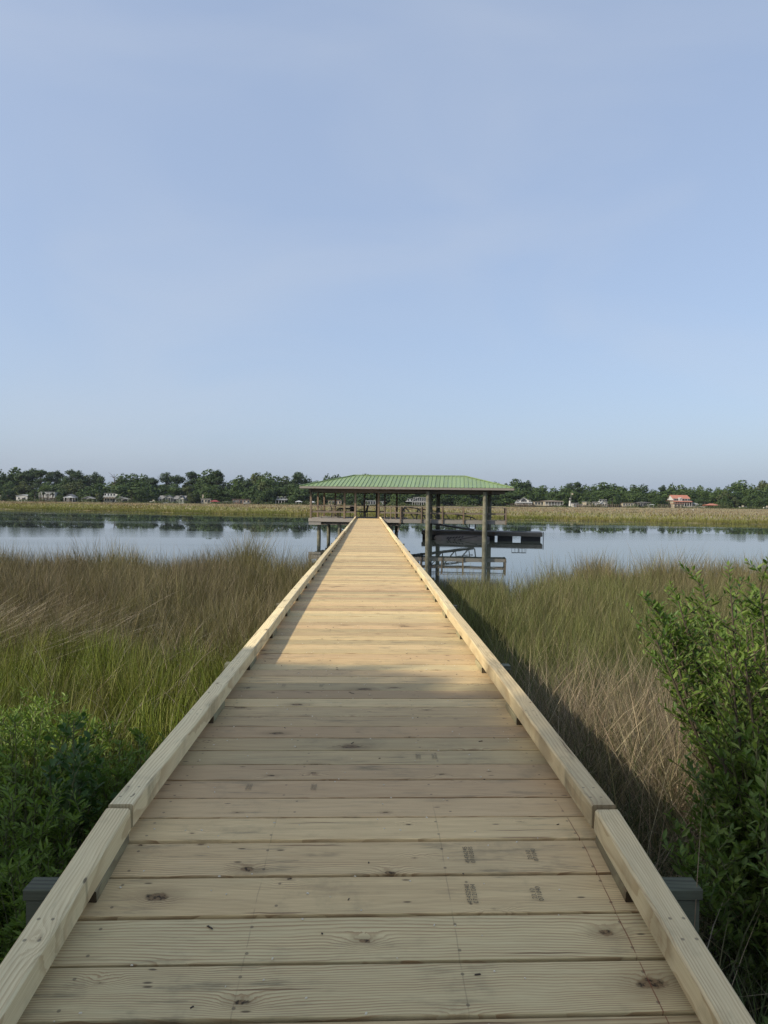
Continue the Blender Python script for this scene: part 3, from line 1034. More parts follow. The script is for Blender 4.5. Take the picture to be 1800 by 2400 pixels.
def blades(name, x, y, h, az, lean, curve, wd, col, kind='stuff', label=None, cat='grass', zoff=0.0, tipcol=None, zbase=None):
    """one mesh of grass blades; lean and curve are fractions of the length"""
    n = len(x)
    z = ground_z(x, y) - 0.03 + zoff if zbase is None else zbase
    T = np.array([0.0, 0.38, 0.74, 1.0])
    Wf = np.array([1.0, 0.85, 0.55, 0.0])
    dirx, diry = np.cos(az), np.sin(az)
    aw = az + np.pi / 2 + rng.uniform(-1.2, 1.2, n)
    wx, wy = np.cos(aw), np.sin(aw)
    rows = []
    px_, py_, pz_ = x.copy(), y.copy(), z.copy()
    ang_prev = 0
    for k in range(4):
        if k > 0:
            dt = (T[k] - T[k - 1]) * h
            an = lean + curve * (T[k] + T[k - 1]) / 2
            px_ = px_ + np.sin(an) * dt * dirx
            py_ = py_ + np.sin(an) * dt * diry
            pz_ = pz_ + np.cos(an) * dt
        if k < 3:
            hw = wd * Wf[k] / 2
            rows.append(np.stack([px_ - wx * hw, py_ - wy * hw, pz_], -1))
            rows.append(np.stack([px_ + wx * hw, py_ + wy * hw, pz_], -1))
        else:
            rows.append(np.stack([px_, py_, pz_], -1))
    V = np.stack(rows, 1)                      # n,7,3
    b = (np.arange(n) * 7)[:, None]
    q = np.concatenate([b + np.array([0, 1, 3, 2]), b + np.array([2, 3, 5, 4])], 0)
    t = b + np.array([4, 5, 6])
    C = np.repeat(col[:, None, :], 7, 1)
    if tipcol is not None:
        wts = np.array([0, 0, .12, .12, .45, .45, .8])[None, :, None]
        C = C * (1 - wts) + tipcol[:, None, :] * wts
    o = link(name, np_mesh(name, V.reshape(-1, 3), tri=t, quad=q, mat=M_GRASS, col=C.reshape(-1, 3)))
    tag(o, label, cat, kind=kind)
    return o


def scatter(n, x0, x1, y0, y1, fn, ypow=1.0):
    """random points in the box kept with probability fn(x, y)"""
    x = rng.uniform(x0, x1, n)
    y = y0 + (y1 - y0) * rng.uniform(0, 1, n) ** ypow
    k = rng.uniform(0, 1, n) < fn(x, y)
    return x[k], y[k]


def pick(n, a, b, jit=0.45):
    f = rng.uniform(0, 1, (n, 1))
    c = np.array(a)[None] * (1 - f) + np.array(b)[None] * f
    return c * rng.uniform(1 - jit, 1 + jit, (n, 1)) * rng.uniform(.93, 1.07, (n, 3))


def sm(v, a, b):
    t = np.clip((v - a) / (b - a), 0, 1)
    return t * t * (3 - 2 * t)


def inview(x, y, pad=1.2):
    return ((x > -0.60 * y - pad) & (x < 0.58 * y + pad)).astype(float)


def deckclear(x, gap=1.0):
    return ((x < CX - gap) | (x > CX + gap)).astype(float)


BROWN1, BROWN2 = (0.095, 0.078, 0.045), (0.195, 0.165, 0.098)
RUSH1, RUSH2 = (0.085, 0.085, 0.045), (0.150, 0.140, 0.075)
GREEN1, GREEN2 = (0.135, 0.180, 0.028), (0.230, 0.265, 0.055)
OLIVE1, OLIVE2 = (0.150, 0.150, 0.050), (0.240, 0.215, 0.085)
STRAW1, STRAW2 = (0.30, 0.245, 0.165), (0.42, 0.35, 0.235)


def mixcol(n, w, A, B):
    w = np.clip(w, 0, 1)[:, None]
    return pick(n, *A) * (1 - w) + pick(n, *B) * w


def wide(y, a=0.0045, k=0.00046):
    return np.maximum(a, k * y)


def tufts(x, y, per, sig):
    """blades gathered in tufts: returns blade x, y, outward direction, tuft index, distance from the tuft centre in sigmas"""
    k = rng.poisson(per, len(x))
    idx = np.repeat(np.arange(len(x)), k)
    n = len(idx)
    s = sig * rng.uniform(.6, 1.5, len(x))[idx]
    dx, dy = rng.normal(0, 1, n), rng.normal(0, 1, n)
    return x[idx] + dx * s, y[idx] + dy * s, np.arctan2(dy, dx), idx, np.hypot(dx, dy)


def marsh(name, cx, cy, per, sig, hfun, wfun, A, B, label, cat, width, tip=None, lean0=.05, spread=.16, stray=.10, lodge=None, clear=1.03):
    x, y, az, idx, rr = tufts(cx, cy, per, sig)
    k = ((x < CX - clear) | (x > CX + clear)) & (y < shore_near(x) + .05)
    x, y, az, idx, rr = x[k], y[k], az[k], idx[k], rr[k]
    n, m = len(x), len(cx)
    th = rng.uniform(.55, 1.22, m) * np.where(rng.uniform(0, 1, m) < .10, .6, 1)      # tuft height
    tb = rng.uniform(.28, 1.22, m)                                                    # tuft tone
    tw = rng.normal(0, .28, m)                                                        # tuft hue
    ta, tl = rng.uniform(0, 6.28, m), np.abs(rng.normal(0, .16, m))                   # the whole tuft leans
    c = mixcol(n, wfun(x, y) + tw[idx], A, B) * tb[idx][:, None]
    h = hfun(x, y) * th[idx] * rng.uniform(.55, 1.15, n)
    lean = lean0 + spread * rr * rng.uniform(.3, 1.2, n)
    cv = rng.uniform(.05, .6, n)
    mixa = rng.uniform(0, 1, n) < .45
    az = np.where(mixa, ta[idx], az)
    lean = lean + np.where(mixa, tl[idx], 0)
    st = rng.uniform(0, 1, n) < stray                                                 # broken, crossing stalks
    az = np.where(st, rng.uniform(0, 6.28, n), az)
    lean = np.where(st, rng.uniform(.3, 1.25, n), lean)
    c = np.where(st[:, None], c * .5 + pick(n, STRAW1, STRAW2) * .42, c)
    if lodge is not None:
        L = lodge(x, y)
        g = rng.uniform(0, 1, n) < L * 1.1
        az = np.where(g, rng.normal(-.2, .5, n), az)
        lean = np.where(g, rng.uniform(.5, 1.25, n), lean)
    blades(name, x, y, h, az, lean, cv, wide(y, width) * rng.uniform(.6, 1.4, n), c, label=label, cat=cat, tipcol=None if tip is None else pick(n, *tip))


# --- left: grey-brown rush across the back with a lodged patch, bright green cordgrass in front
cx, cy = scatter(26000, -17, -1.0, 8.4, 25.0,
                 lambda x, y: inview(x, y, 2.0) * (y < shore_near(x)) * sm(y + (vnoise(x, y, 2.2, 5) - .5) * 2.8, 8.8, 10.2) * (.25 + .75 * sm(vnoise(x, y, 1.1, 6), .25, .6)) * .62)
marsh('needle_rush', cx, cy, 15, .085,
      lambda x, y: .92 + .62 * (vnoise(x, y, 2.4, 8) - .45) + .50 * np.exp(-((x + 3.2) ** 2 / 2.2 + (y - 22.8) ** 2 / 2.5)),
      lambda x, y: vnoise(x, y, 2.8, 7) * 1.5 - .50 + sm(x, -6, -1.8) * .75 + sm(y, 17, 22) * .25, (BROWN1, BROWN2), ((.075, .098, .026), OLIVE2),
      'grey-brown needle rush left of the boardwalk, partly blown flat', 'rush', .0058, (BROWN1, STRAW1), stray=.13,
      lodge=lambda x, y: np.exp(-(((x + 6.9) / 2.6) ** 2 + ((y - 11.6) / 2.3) ** 2)))
cx, cy = scatter(9000, -9, -1.0, 4.6, 10.8,
                 lambda x, y: inview(x, y, 1.0) * sm(y, 4.4, 5.6) * (1 - sm(y + (vnoise(x, y, 1.8, 9) - .5) * 2.2, 9.3, 10.6)) * (.3 + .7 * sm(vnoise(x, y, .8, 10), .25, .6)))
marsh('cordgrass', cx, cy, 15, .07, lambda x, y: .66 + .28 * (vnoise(x, y, 1.1, 12) - .4),
      lambda x, y: vnoise(x, y, 1.6, 11) * 1.1 - .3 + sm(-x, 3.6, 6.0) * .6, (GREEN1, GREEN2), (OLIVE1, OLIVE2),
      'bright green cordgrass left of the boardwalk in front of the brown rush', 'grass', .0078, stray=.06, spread=.13)

# --- right: olive cordgrass up to the water, brown tufted bank far right
bank = lambda x, y: np.exp(-(((x - 9.3) / 3.2) ** 2 + ((y - 22.0) / 2.6) ** 2))
cx, cy = scatter(24000, .95, 17, 6.6, 24.5,
                 lambda x, y: inview(x, y, 2.0) * (y < shore_near(x)) * sm(y + (vnoise(x, y, 1.7, 13) - .5) * 2.4, 6.9, 8.6) * (.28 + .72 * sm(vnoise(x, y, 1.0, 14), .25, .6)) * .68)
marsh('cordgrass', cx, cy, 15, .08, lambda x, y: .84 + .55 * (vnoise(x, y, 2.2, 16) - .45) + .28 * bank(x, y),
      lambda x, y: vnoise(x, y, 2.4, 15) * 1.1 - .66 + bank(x, y) * 1.1 + sm(x, 4.5, 8) * .42, ((.080, .125, .024), (.170, .205, .052)), ((.16, .125, .070), (.29, .23, .135)),
      'olive and tan cordgrass right of the boardwalk up to the water', 'grass', .0058, (OLIVE1, STRAW1), stray=.09)

# tall seed stalks that stand above the marsh edge against the water
x, y = scatter(9000, -16, 15, 15.5, 25, lambda x, y: inview(x, y, 1.0) * deckclear(x, 1.1) * (y < shore_near(x)) * (y > shore_near(x) - 3.2) * .34)
n = len(x)
blades('seed_stalk', x, y, rng.uniform(.95, 1.42, n), rng.uniform(0, 6.28, n), np.abs(rng.normal(.06, .09, n)), rng.uniform(0, .35, n), rng.uniform(.006, .010, n), pick(n, BROWN1, BROWN2),
       label='tall thin stalks standing against the water along the near bank', cat='grass')

# --- right: lodged dead straw and dark arching blades by the deck
x, y = scatter(44000, 1.0, 5.2, 3.4, 9.2,
               lambda x, y: inview(x, y, .8) * np.exp(-(((x - 2.4) / 1.25) ** 2 + ((y - 5.8) / 1.8) ** 2)) * 1.3)
n = len(x)
c = mixcol(n, rng.uniform(-.5, 1.1, n), ((.15, .115, .085), BROWN2), (STRAW1, STRAW2))
blades('dead_straw', x, y, rng.uniform(.45, 1.15, n), rng.uniform(0, 6.28, n), rng.uniform(.25, 1.15, n), rng.uniform(0, .55, n), rng.uniform(.0036, .0080, n), c,
       label='tangle of dead tan stalks right of the boardwalk before the green bush', cat='dead grass')
x, y = scatter(34000, .98, 5.0, 1.2, 9.5, lambda x, y: inview(x, y, .8) * (0.30 + .5 * np.exp(-((x - 1.35) / .5) ** 2)) * sm(y, 1.2, 3.2))
n = len(x)
c = mixcol(n, rng.uniform(-.6, .9, n), ((.052, .078, .026), (.095, .125, .045)), ((.13, .125, .06), (.22, .19, .11)))
blades('marsh_sedge', x, y, rng.uniform(.35, .85, n), rng.uniform(0, 6.28, n), np.abs(rng.normal(.1, .12, n)), rng.uniform(.2, 1.5, n), rng.uniform(.0035, .0085, n), c,
       label='dark arching grass close against the right curb of the boardwalk', cat='grass')
x, y = scatter(900, 1.02, 3.2, 1.6, 6.8, lambda x, y: 0.5 + 0 * x)
n = len(x)
blades('bent_reed', x, y, rng.uniform(.8, 1.4, n), rng.uniform(0, 6.28, n), rng.uniform(.2, .9, n), rng.uniform(.2, 1.2, n), rng.uniform(.004, .008, n), pick(n, (.20, .16, .11), STRAW2),
       label='long bent pale reeds crossing beside the right curb', cat='reed')
x, y = scatter(7000, -3.6, -1.0, 2.2, 6.2, lambda x, y: inview(x, y, .6) * (.25 + .6 * np.exp(-((x + 1.3) / .35) ** 2)))
n = len(x)
blades('marsh_sedge', x, y, rng.uniform(.3, .7, n), rng.uniform(0, 6.28, n), np.abs(rng.normal(.15, .2, n)), rng.uniform(.2, 1.4, n), rng.uniform(.0035, .007, n),
       mixcol(n, rng.uniform(-.5, .9, n), ((.05, .08, .024), (.09, .13, .04)), (BROWN1, BROWN2)),
       label='dark grass and dead stalks along the left curb beside the green shrubs', cat='grass')
x, y = scatter(1600, -3.4, -1.02, 5.5, 14, lambda x, y: inview(x, y, .3) * .5)
n = len(x)
blades('bent_reed', x, y, rng.uniform(.7, 1.25, n), rng.uniform(0, 6.28, n), rng.uniform(.2, 1.0, n), rng.uniform(.2, 1.2, n), rng.uniform(.0045, .008, n), pick(n, (.20, .17, .12), (.40, .35, .26)),
       label='scattered bent pale reeds left of the boardwalk', cat='reed')
x, y = scatter(2600, -10, -4.2, 8.6, 13.4, lambda x, y: inview(x, y, .3) * np.exp(-(((x + 6.9) / 2.2) ** 2 + ((y - 11.0) / 1.9) ** 2)))
n = len(x)
blades('flattened_rush', x, y, rng.uniform(.9, 1.6, n), rng.normal(-.15, .35, n), rng.uniform(.75, 1.25, n), rng.uniform(.1, .5, n), rng.uniform(.0055, .010, n), pick(n, (.22, .19, .15), (.44, .39, .31)),
       label='pale rush stalks lying flat in the far left of the near marsh', cat='rush', zoff=.22)

# ------------------------------------------------------------------ shrubs with real leaves
LT = np.array([(0, 0, 0), (.34, -.15, .03), (.34, 0, -.02), (.34, .15, .03), (.66, -.135, .02), (.66, 0, -.03), (.66, .135, .02), (1, 0, -.07)])
LQ = np.array([(1, 4, 5, 2), (2, 5, 6, 3)])
LTR = np.array([(0, 1, 2), (0, 2, 3), (4, 7, 5), (5, 7, 6)])


def leaf_frames(pos, d, size, roll):
    d = d / np.linalg.norm(d, axis=1, keepdims=True)
    up = np.tile(np.array([0, 0, 1.0]), (len(d), 1))
    s = np.cross(up, d); s /= np.maximum(np.linalg.norm(s, axis=1, keepdims=True), 1e-4)
    u = np.cross(d, s)
    c, sn = np.cos(roll)[:, None], np.sin(roll)[:, None]
    s2 = s * c + u * sn
    u2 = -s * sn + u * c
    return d * size[:, None], s2 * size[:, None], u2 * size[:, None]


def leaves_mesh(name, pos, d, size, roll, mat, aspect=1.0):
    X, Yv, Z = leaf_frames(pos, d, size, roll)
    V = (pos[:, None, :] + LT[None, :, 0:1] * X[:, None, :] + LT[None, :, 1:2] * aspect * Yv[:, None, :] + LT[None, :, 2:3] * Z[:, None, :])
    n = len(pos)
    b = (np.arange(n) * 8)
    q = (b[:, None, None] + LQ[None]).reshape(-1, 4)
    t = (b[:, None, None] + LTR[None]).reshape(-1, 3)
    return np_mesh(name, V.reshape(-1, 3), tri=t, quad=q, mat=mat)


BARK = plain('shrub_bark', (0.085, 0.070, 0.045), 0.85, 0.35, 20.0)
STEM_G = plain('green_stem', (0.13, 0.14, 0.06), 0.7, 0.3, 20.0)


def shrub(name, label, base, stems, height, spread, leaf, mat, stem_mat, aspect=1.0, singles=0, leaf_lo=0.25, twigs=9, lpt=9, lean=(0, 0), seed=1, thick=.012, cat='shrub', big=False):
    """stems rise from the base, twigs branch off them, leaves sit along the twigs"""
    r = np.random.default_rng(seed)
    root = empty(name, base)
    tag(root, label, cat, {'groundsel_bush': 'bushes at the right of the boardwalk', 'low_shrub': 'low shrubs at the left of the boardwalk', 'marsh_elder': 'marsh elder shrubs beside the boardwalk'}[name])
    st = MB()
    P, D, Sz, Ro = [], [], [], []
    for i in range(stems):
        a = r.uniform(0, 6.28)
        rad = spread * math.sqrt(r.uniform(.02, 1))
        hgt = height * r.uniform(.62, 1.0) * (1 - .28 * (rad / spread) ** 2)
        tip = np.array([math.cos(a) * rad + lean[0], math.sin(a) * rad + lean[1], hgt])
        b0 = np.array([math.cos(a) * .08 * spread, math.sin(a) * .08 * spread, -.04])
        mid = (b0 + tip) / 2 + np.array([math.cos(a), math.sin(a), 0]) * spread * r.uniform(-.05, .16) + r.normal(0, .03, 3)
        ts = np.linspace(0, 1, 7)
        path = [(1 - t) ** 2 * b0 + 2 * t * (1 - t) * mid + t * t * tip for t in ts]
        st.tube(path, [thick * (1 - .8 * t) + .0012 for t in ts], 5, cap=False)
        for k in range(twigs):
            t = leaf_lo + (1 - leaf_lo) * (k + r.uniform(0, 1)) / twigs
            p = (1 - t) ** 2 * b0 + 2 * t * (1 - t) * mid + t * t * tip
            a2 = r.uniform(0, 6.28)
            L = height * r.uniform(.10, .22) * (1.15 - .5 * t)
            dr = np.array([math.cos(a2) * .75, math.sin(a2) * .75, r.uniform(.45, 1.2)])
            dr /= np.linalg.norm(dr)
            e = p + dr * L
            st.tube([p, (p + e) / 2 + np.array([0, 0, -.01]), e], [.0032, .0024, .0013], 4, cap=False)
            for q in range(lpt):
                u = (q + r.uniform(.2, 1)) / lpt
                lp = p + (e - p) * u
                la = q * 2.4 + r.uniform(-.5, .5)
                ld = dr * r.uniform(.35, .9) + np.array([math.cos(la), math.sin(la), .15]) * r.uniform(.45, .95)
                P.append(lp); D.append(ld); Sz.append(leaf * r.uniform(.55, 1.2) * (1.1 - .25 * u)); Ro.append(r.normal(0, .55))
    st.build('stems', stem_mat, root)
    P, D, Sz, Ro = np.array(P), np.array(D), np.array(Sz), np.array(Ro)
    one = np.zeros(len(P), bool)
    if singles:
        W = P + np.array(base)
        dist = np.linalg.norm(W - np.array(CAM), axis=1)
        vis = (W[:, 0] > -.53 * W[:, 1]) & (W[:, 0] < .50 * W[:, 1])
        score = Sz / dist * vis
        one[np.argsort(-score)[:singles]] = True
        lm = leaves_mesh('leaf', np.zeros((1, 3)), np.array([[1.0, 0, 0]]), np.ones(1), np.zeros(1), mat, aspect)
        X, Yv, Z = leaf_frames(P[one], D[one], Sz[one], Ro[one])
        for p, a, b, c in zip(P[one], X, Yv, Z):
            m = Matrix(((a[0], b[0], c[0], p[0]), (a[1], b[1], c[1], p[1]), (a[2], b[2], c[2], p[2]), (0, 0, 0, 1)))
            link('leaf', lm, root, matrix=m)
    k = ~one
    o = link('foliage', leaves_mesh('foliage', P[k], D[k], Sz[k], Ro[k], mat, aspect), root)
    o['kind'] = 'stuff'
    return root


L_BUSH = leafy('groundsel_leaf', (0.060, 0.125, 0.024), (0.225, 0.300, 0.060), trans=.40, rough=.48, scale=1.4, spec=.35)
L_DARK = leafy('elder_leaf', (0.040, 0.098, 0.022), (0.100, 0.165, 0.042), trans=.25, rough=.5, scale=2.0, spec=.3)
L_LOW = leafy('low_shrub_leaf', (0.075, 0.145, 0.018), (0.190, 0.275, 0.048), trans=.32, rough=.5, scale=1.2, spec=.3)


def gb(x, y): return (x, y, gz1(x, y))


shrub('groundsel_bush', 'large leafy green bush right of the boardwalk, reaching nearly to the waterline', gb(2.56, 4.10), 88, 2.10, .98, .060, L_BUSH, BARK, 1.0,
      singles=200, leaf_lo=.16, twigs=28, lpt=17, seed=21, thick=.016)
shrub('groundsel_bush', 'tallest sprigs of green bush at the right edge of the picture', gb(2.02, 3.30), 24, 2.24, .32, .057, L_BUSH, BARK, 1.0,
      singles=60, leaf_lo=.24, twigs=18, lpt=13, lean=(.0, .05), seed=24, thick=.014)
shrub('groundsel_bush', 'lower dark green bush with toothed leaves at the bottom right', gb(1.92, 3.05), 66, 1.36, .54, .056, L_BUSH, STEM_G, 1.2,
      singles=120, leaf_lo=.12, twigs=18, lpt=14, seed=23, thick=.009)
shrub('marsh_elder', 'small low sprig of lobed leaves in the bottom right corner', gb(1.47, 2.50), 12, .46, .24, .052, L_BUSH, STEM_G, 1.4,
      singles=40, leaf_lo=.25, twigs=6, lpt=7, seed=29, thick=.006)
shrub('marsh_elder', 'tall dark shrub with oval leaves standing above the low green shrubs, left', gb(-1.76, 4.15), 6, 1.25, .20, .064, L_DARK, STEM_G, 1.7,
      singles=140, leaf_lo=.42, twigs=9, lpt=8, lean=(.03, 0), seed=31, thick=.009)
k = 0
for (x, y, h, sp, lab) in ((-2.35, 5.0, .90, .58, 'low bright green shrub behind the tall dark shrub'),
                           (-1.55, 4.65, .74, .42, 'low green shrub between the tall dark shrub and the left curb'),
                           (-1.95, 3.75, .80, .42, 'low bright green shrub at the left edge before the tall dark shrub'),
                           (-1.48, 3.30, .55, .34, 'low dense green shrub in front of the tall dark shrub'),
                           (-1.32, 3.95, .48, .26, 'small dark green shrub tucked against the left curb'),
                           (-1.28, 2.80, .36, .24, 'lowest green shrub just behind the left pile cap'),
                           (-2.85, 5.7, .72, .50, 'low green shrub farthest left, merging into the bright cordgrass')):
    shrub('low_shrub', lab, gb(x, y), 62, h * 1.15, sp * 1.1, .060, L_LOW, STEM_G, .80, singles=40, leaf_lo=.12, twigs=9, lpt=11, seed=41 + k, thick=.005)
    k += 1

# wood chips, twigs and blown leaves on the boards
n = 300
cx_ = rng.uniform(-.80, .76, n)
cy_ = rng.uniform(1.2, 9.0, n) ** 1.0
rampz = np.where(cy_ < Y0, DECK - (Y0 - cy_) * math.tan(R(8.4)), DECK)
V, Fq, Cc = [], [], []
for i in range(n):
    dark = rng.uniform() < .14
    a = rng.uniform(0, 6.28)
    L = rng.uniform(.004, .010) if not dark else rng.uniform(.006, .030)
    w2 = L * rng.uniform(.4, .8) if not dark else rng.uniform(.002, .005)
    ca, sa = math.cos(a), math.sin(a)
    z = rampz[i] + .0015
    b = len(V)
    for hh_ in (0, .0025):
        for sx, sy in ((-1, -1), (1, -1), (1, 1), (-1, 1)):
            k2 = 1 if hh_ == 0 else .7
            V.append((cx_[i] + (sx * L * ca - sy * w2 * sa) * .5 * k2, cy_[i] + (sx * L * sa + sy * w2 * ca) * .5 * k2, z + hh_))
            Cc.append((.06, .045, .03) if dark else (.66, .60, .46))
    for f in ((3, 2, 1, 0), (4, 5, 6, 7), (0, 1, 5, 4), (1, 2, 6, 5), (2, 3, 7, 6), (3, 0, 4, 7)):
        Fq.append([b + q for q in f])
o = link('wood_chips', np_mesh('wood_chips', np.array(V), quad=np.array(Fq), mat=leafy('chips', None, None, trans=.05, attr=True), col=np.array(Cc)))
tag(o, 'pale wood chips and dark bits scattered on the planks', 'wood chips', kind='stuff')

# ------------------------------------------------------------------ trees
def crown_cards(name, lobes, n, size, mat, r, flat=.55, shell=.55):
    """leaf clumps spread through the lobes of a crown; each a bent quad"""
    lobes = np.array(lobes)                     # cx cy cz rx ry rz
    vol = lobes[:, 3] * lobes[:, 4] * lobes[:, 5]
    k = r.choice(len(lobes), n, p=vol ** .7 / (vol ** .7).sum())
    d = r.normal(0, 1, (n, 3)); d /= np.linalg.norm(d, axis=1, keepdims=True)
    rad = (shell + (1 - shell) * r.uniform(0, 1, n) ** .6)[:, None] * r.uniform(.85, 1.12, (n, 1))
    P = lobes[k, :3] + d * lobes[k, 3:] * rad
    nrm = d * .8 + r.normal(0, .55, (n, 3)) + np.array([0, 0, .35])
    nrm /= np.linalg.norm(nrm, axis=1, keepdims=True)
    a = np.cross(nrm, r.normal(0, 1, (n, 3))); a /= np.linalg.norm(a, axis=1, keepdims=True)
    b = np.cross(nrm, a)
    s = (size * r.uniform(.5, 1.3, n))[:, None]
    V = np.stack([P - a * s * .5, P + b * s * flat * .5, P + a * s * .5 + nrm * s * .12, P - b * s * flat * .5], 1)
    q = np.arange(n * 4).reshape(-1, 4)
    return np_mesh(name, V.reshape(-1, 3), quad=q, mat=mat)


L_OAK = leafy('oak_foliage', (0.024, 0.050, 0.016), (0.078, 0.118, 0.032), trans=.22, rough=.65, scale=.16, spec=.2)
L_PINE = leafy('pine_foliage', (0.022, 0.045, 0.020), (0.058, 0.088, 0.032), trans=.17, rough=.65, scale=.2, spec=.2)
L_LITE = leafy('light_foliage', (0.045, 0.066, 0.024), (0.095, 0.115, 0.042), trans=.22, rough=.65, scale=.18, spec=.2)
L_PALM = leafy('palm_foliage', (0.040, 0.060, 0.030), (0.075, 0.095, 0.045), trans=.15, rough=.6, scale=.5, spec=.2)
TRUNK = plain('tree_bark', (0.075, 0.062, 0.050), 0.9, 0.35, 1.5)


def trunk_mesh(h, r0, limbs, r):
    m_ = MB()
    bend = r.normal(0, .02 * h, 2)
    top = np.array([bend[0], bend[1], h])
    m_.tube([(0, 0, -.3), (bend[0] * .3, bend[1] * .3, h * .45), tuple(top)], [r0 * 1.25, r0 * .85, r0 * .4], 8)
    for (ex, ey, ez, t) in limbs:
        s = np.array([bend[0] * t, bend[1] * t, h * t])
        e = np.array([ex, ey, ez])
        m_.tube([tuple(s), tuple((s + e) / 2 + np.array([0, 0, .06 * h])), tuple(e)], [r0 * .5, r0 * .33, r0 * .12], 5)
    return m_.mesh('trunk', TRUNK)


# unit trees: crown top at z = 1, to be scaled by the height
def unit_tree(kind, seed):
    r = np.random.default_rng(seed)
    lobes, limbs = [], []
    if kind == 'oak':
        for i in range(13):
            a = r.uniform(0, 6.28); q = r.uniform(0, .34)
            cz = r.uniform(.34, .80) - .25 * q
            s = r.uniform(.13, .22)
            lobes.append((math.cos(a) * q, math.sin(a) * q, cz, s * 1.15, s * 1.15, s * .85))
            if i < 6: limbs.append((math.cos(a) * q * .8, math.sin(a) * q * .8, cz * .92, r.uniform(.35, .8)))
        for i in range(6):
            a = i * 1.05 + r.uniform(0, .6)
            lobes.append((math.cos(a) * .33, math.sin(a) * .33, .26, .16, .16, .17))
        lobes.append((0, 0, .82, .17, .17, .17))
        cr = crown_cards('crown', lobes, 3000, .072, L_OAK, r, .75)
        tr = trunk_mesh(.55, .030, limbs, r)
    elif kind == 'light':
        for i in range(11):
            a = r.uniform(0, 6.28); q = r.uniform(0, .22)
            cz = r.uniform(.25, .84)
            s = r.uniform(.10, .18)
            lobes.append((math.cos(a) * q, math.sin(a) * q, cz, s, s, s * 1.05))
            if i < 6: limbs.append((math.cos(a) * q * .8, math.sin(a) * q * .8, cz * .95, r.uniform(.3, .8)))
        lobes.append((0, 0, .87, .12, .12, .13))
        cr = crown_cards('crown', lobes, 2200, .060, L_LITE, r, .75)
        tr = trunk_mesh(.7, .024, limbs, r)
    else:
        for i in range(15):
            a = r.uniform(0, 6.28); cz = r.uniform(.46, .92)
            q = r.uniform(.03, .20) * (1.2 - .7 * (cz - .46) / .46)
            s = r.uniform(.075, .125)
            lobes.append((math.cos(a) * q, math.sin(a) * q, cz, s * 1.2, s * 1.2, s * .7))
            limbs.append((math.cos(a) * q * .9, math.sin(a) * q * .9, cz, max(.3, cz - .06)))
        lobes.append((0, 0, .94, .08, .08, .06))
        cr = crown_cards('crown', lobes, 1900, .048, L_PINE, r, .55, .3)
        tr = trunk_mesh(.93, .017, limbs, r)
    return tr, cr


UNIT = {'oak': [unit_tree('oak', 100 + i) for i in range(5)], 'light': [unit_tree('light', 130 + i) for i in range(3)],
        'pine': [unit_tree('pine', 160 + i) for i in range(5)]}
WORD = {'oak': 'rounded dark oak', 'light': 'paler green tree', 'pine': 'tall pine'}
GRP = 'trees along the far shore'

# landmarks along the far shore for the labels: left, right, words
LAND = [(0, 12, 'the leftmost cottage'), (38, 64, 'the white barn'), (96, 128, 'the white two-storey porch house'), (149, 176, 'the grey gabled boathouse'), (190, 218, 'the low open shelter'),
        (244, 302, 'the long white-roofed house'), (372, 432, 'the two-gabled grey house'), (471, 513, 'the small white cottage'),
        (521, 594, 'the low brown house'), (647, 673, 'the tree-hidden white house'), (692, 738, 'the white hip-roofed shelters'), (769, 800, 'the tan cottage'),
        (856, 904, 'the low white house'), (954, 998, 'the grey gable house on stilts'), (1206, 1248, 'the white gabled house'),
        (1255, 1320, 'the brown hip-roofed house'), (1333, 1368, 'the white tower'), (1373, 1424, 'the white metal-roofed house'), (1459, 1496, 'the pale long low house'),
        (1500, 1532, 'the dark low house'), (1567, 1618, 'the tall red-roofed house'), (1656, 1688, 'the red-roofed open shelter')]
ORD = ['first', 'second', 'third', 'fourth', 'fifth', 'sixth', 'seventh', 'eighth', 'ninth', 'tenth']
pending = []


def far_tree(kind, px, top, Y, wide_=1.0, var=None):
    p = U(px, top, Y)
    bz = gz1(p.x, Y) - .1
    h = p.z - bz
    pending.append((px, kind, Y, p.x, bz, h, wide_, var))


